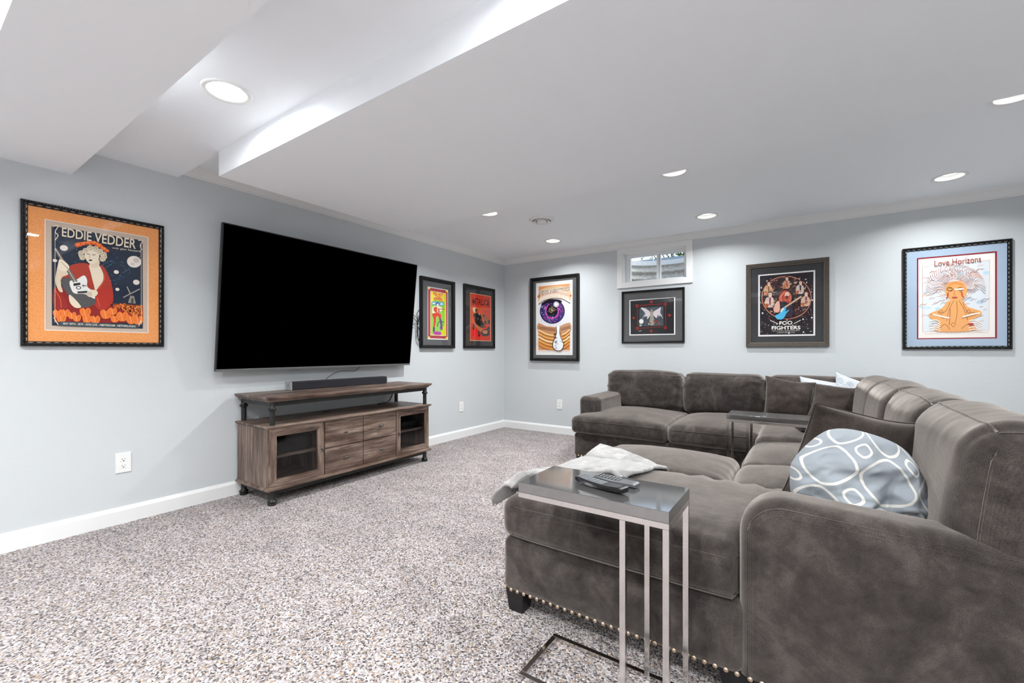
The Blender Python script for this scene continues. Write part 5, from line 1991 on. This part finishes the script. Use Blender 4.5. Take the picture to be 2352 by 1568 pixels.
A.blob([(702, 680), (730, 672), (756, 680), (745, 720), (715, 722)], (120, 60, 52), 4)
for k in range(14):
    x, y = random.uniform(580, 810), random.uniform(770, 980)
    A.line([(x, y), (x + random.uniform(-24, 24), y + random.uniform(10, 40))], 4, random.choice([(30, 26, 34), (110, 96, 108)]))
A.line([(630, 900), (960, 680)], 22, (232, 206, 176))
A.line([(630, 900), (960, 680)], 6, (130, 88, 60))
A.blob([(545, 985), (610, 950), (690, 850), (720, 880), (700, 920), (770, 890), (720, 950), (690, 1010), (640, 1045), (570, 1030)], (84, 178, 220), 5)
A.line([(630, 930), (680, 870)], 20, (226, 232, 226))
A.text('FOO', [(612, 1072), (818, 1062), (818, 1122), (612, 1130)], (244, 240, 234), 0.025)
A.text('FIGHTERS', [(492, 1148), (946, 1138), (946, 1196), (492, 1206)], (244, 240, 234), 0.025)
A.line([(700, 1094), (740, 1092)], 8, (36, 30, 36))
A.line([(770, 1092), (808, 1090)], 8, (36, 30, 36))
A.line([(470, 1060), (590, 1112)], 9, (240, 236, 230))
A.line([(840, 1108), (950, 1050)], 9, (240, 236, 230))
A.text('11.07.2017 | KOHL CENTER | MADISON WI', [(498, 1218), (935, 1210), (935, 1226), (498, 1234)], (226, 218, 214), 0.01)
A.text('CONCRETE AND GOLD TOUR', [(575, 1244), (860, 1238), (860, 1250), (575, 1256)], (226, 218, 214), 0.01)
picture('brown wood framed dark band poster with blue guitar above the sofa', 'far', 2.855, 3.501, 1.050, 1.835, WIDE, M['frame_brown'], [('mat_black', 0.001)], A, (2.956, 3.400, 1.148, 1.733),
        bead=((0.0365, 0.0175, 0.008, 0.0034, 0.0022, 0.0022, 'gold_edge'),))

# ---- pale blue matted print at right (grid of 2040,520 at x4.9)
A = Art(0.425, 0.634, [(340, 370), (1205, 285), (1215, 1245), (345, 1255)], (248, 242, 236))
A.poly([(385, 440), (1140, 372), (1140, 1165), (392, 1185)], (226, 232, 236))
for k in range(26):
    x, y = random.uniform(400, 1120), random.uniform(430, 1100)
    A.ell(x, y, random.uniform(30, 80), random.uniform(12, 26), random.choice([(196, 220, 234), (206, 226, 238), (240, 226, 218), (246, 238, 230)]), random.uniform(-0.3, 0.1))
for k in range(95):
    x, y = random.uniform(395, 1110), random.uniform(430, 1150)
    r_ = random.uniform(10, 30)
    A.curve([(x - r_ * 1.6, y + r_ * .5), (x - r_ * .4, y - r_ * .5), (x + r_ * .6, y - r_ * .2), (x + r_ * 1.6, y - r_ * .7)], 3.5, random.choice([(214, 140, 120), (150, 96, 84), (224, 168, 150), (120, 90, 96)]), 4)
for r_ in (140, 165, 190):
    A.line([(755 + r_ * math.cos(k / 50 * 6.283), 690 + r_ * 0.85 * math.sin(k / 50 * 6.283)) for k in range(50)], 6, (246, 226, 214), True)
SK = (240, 172, 104)
A.blob([(470, 980), (600, 920), (690, 830), (830, 825), (900, 900), (1045, 950), (1040, 1000), (940, 1060), (980, 1168), (545, 1180), (570, 1080), (480, 1030)], SK, 5)
A.blob([(640, 690), (670, 640), (750, 612), (840, 625), (885, 690), (880, 760), (840, 810), (770, 835), (700, 815), (650, 760)], SK, 5)
for q in ([(740, 830), (690, 930), (660, 1060)], [(770, 835), (780, 950), (760, 1080)], [(800, 830), (860, 940), (900, 1050)], [(480, 985), (560, 1000), (640, 1040)], [(1040, 970), (930, 1010), (830, 1030)], [(560, 1170), (640, 1100), (700, 1160)], [(960, 1165), (900, 1100), (830, 1150)], [(700, 850), (640, 960), (560, 960)], [(840, 850), (900, 960), (980, 960)]):
    A.curve(q, 5, (130, 76, 48))
for (x, y) in ((600, 965), (910, 960), (740, 1105)):
    A.curve([(x + 26, y), (x, y - 26), (x - 26, y), (x, y + 22), (x + 14, y + 2)], 5, (150, 84, 50))
A.blob([(652, 700), (690, 640), (760, 618), (835, 640), (876, 700), (850, 670), (760, 645), (680, 672)], (226, 150, 84), 5)
for k in range(34):
    a = PI * (0.95 + 1.1 * k / 33)
    x, y = 762 + 125 * math.cos(a), 705 + 105 * math.sin(a)
    A.curve([(x, y), (762 + 190 * math.cos(a + .1), 700 + 165 * math.sin(a + .1)), (762 + 270 * math.cos(a - .12), 690 + 230 * math.sin(a - .12)), (762 + 340 * math.cos(a + .08), 690 + 270 * math.sin(a + .08))], 4, random.choice([(222, 150, 128), (196, 112, 96), (236, 200, 186), (150, 100, 96)]), 4)
A.curve([(750, 720), (742, 762), (760, 768)], 4, (150, 88, 54), 4)
for x in (690, 815):
    A.curve([(x - 28, 712), (x, 722), (x + 28, 710)], 5, (84, 52, 42), 4)
    A.curve([(x - 30, 690), (x, 680), (x + 30, 690)], 4, (120, 74, 50), 4)
A.curve([(655, 705), (695, 690), (735, 706), (695, 725), (655, 705)], 4, (96, 60, 44))
A.poly([(735, 700), (850, 690), (845, 708), (760, 714)], (250, 246, 240))
A.ell(748, 797, 34, 11, (190, 84, 70))
for q in ([(680, 740), (664, 770), (678, 768), (656, 808)], [(820, 730), (838, 760), (826, 762), (852, 800)]):
    A.line(q, 13, (206, 66, 52))
for q in ([(500, 985), (560, 1000), (650, 1020), (700, 1025)], [(1040, 970), (930, 990), (840, 1015)]):
    A.curve(q, 14, (250, 246, 240))
for k in range(5):
    A.curve([(470, 1060 + k * 26), (540, 1050 + k * 26), (590, 1080 + k * 24)], 10, (248, 240, 230))
    A.curve([(910, 1060 + k * 26), (980, 1050 + k * 26), (1060, 1090 + k * 22)], 10, (248, 236, 226))
A.blob([(900, 1090), (950, 1085), (970, 1105), (930, 1115)], (190, 70, 70), 4)
A.line([(700, 920), (690, 1110)], 5, (60, 40, 40))
A.text('Love Horizons', [(520, 385), (1040, 325), (1045, 395), (520, 452)], (150, 60, 52), 0.0)
A.line([(385, 440), (1140, 372), (1140, 1165), (392, 1185)], 3.5, (206, 150, 130), True)
A.text('limited edition fine art print of the seventh series', [(420, 1200), (1140, 1183), (1140, 1200), (420, 1218)], (206, 176, 160), 0.0)
picture('black framed print with pale blue mat and red inner border at far right', 'far', 3.983, 4.590, 1.024, 1.840, ORN, M['black_frame'], [('mat_blue', 0.009), ('mat_red', 0.0)], A, (4.079, 4.504, 1.114, 1.748),
        bead=((0.0195, 0.019, 0.030, 0.011, 0.0028, 0.003, 'gold_edge'), (0.007, 0.0245, 0.012, 0.005, 0.004, 0.0026, 'black_frame')))
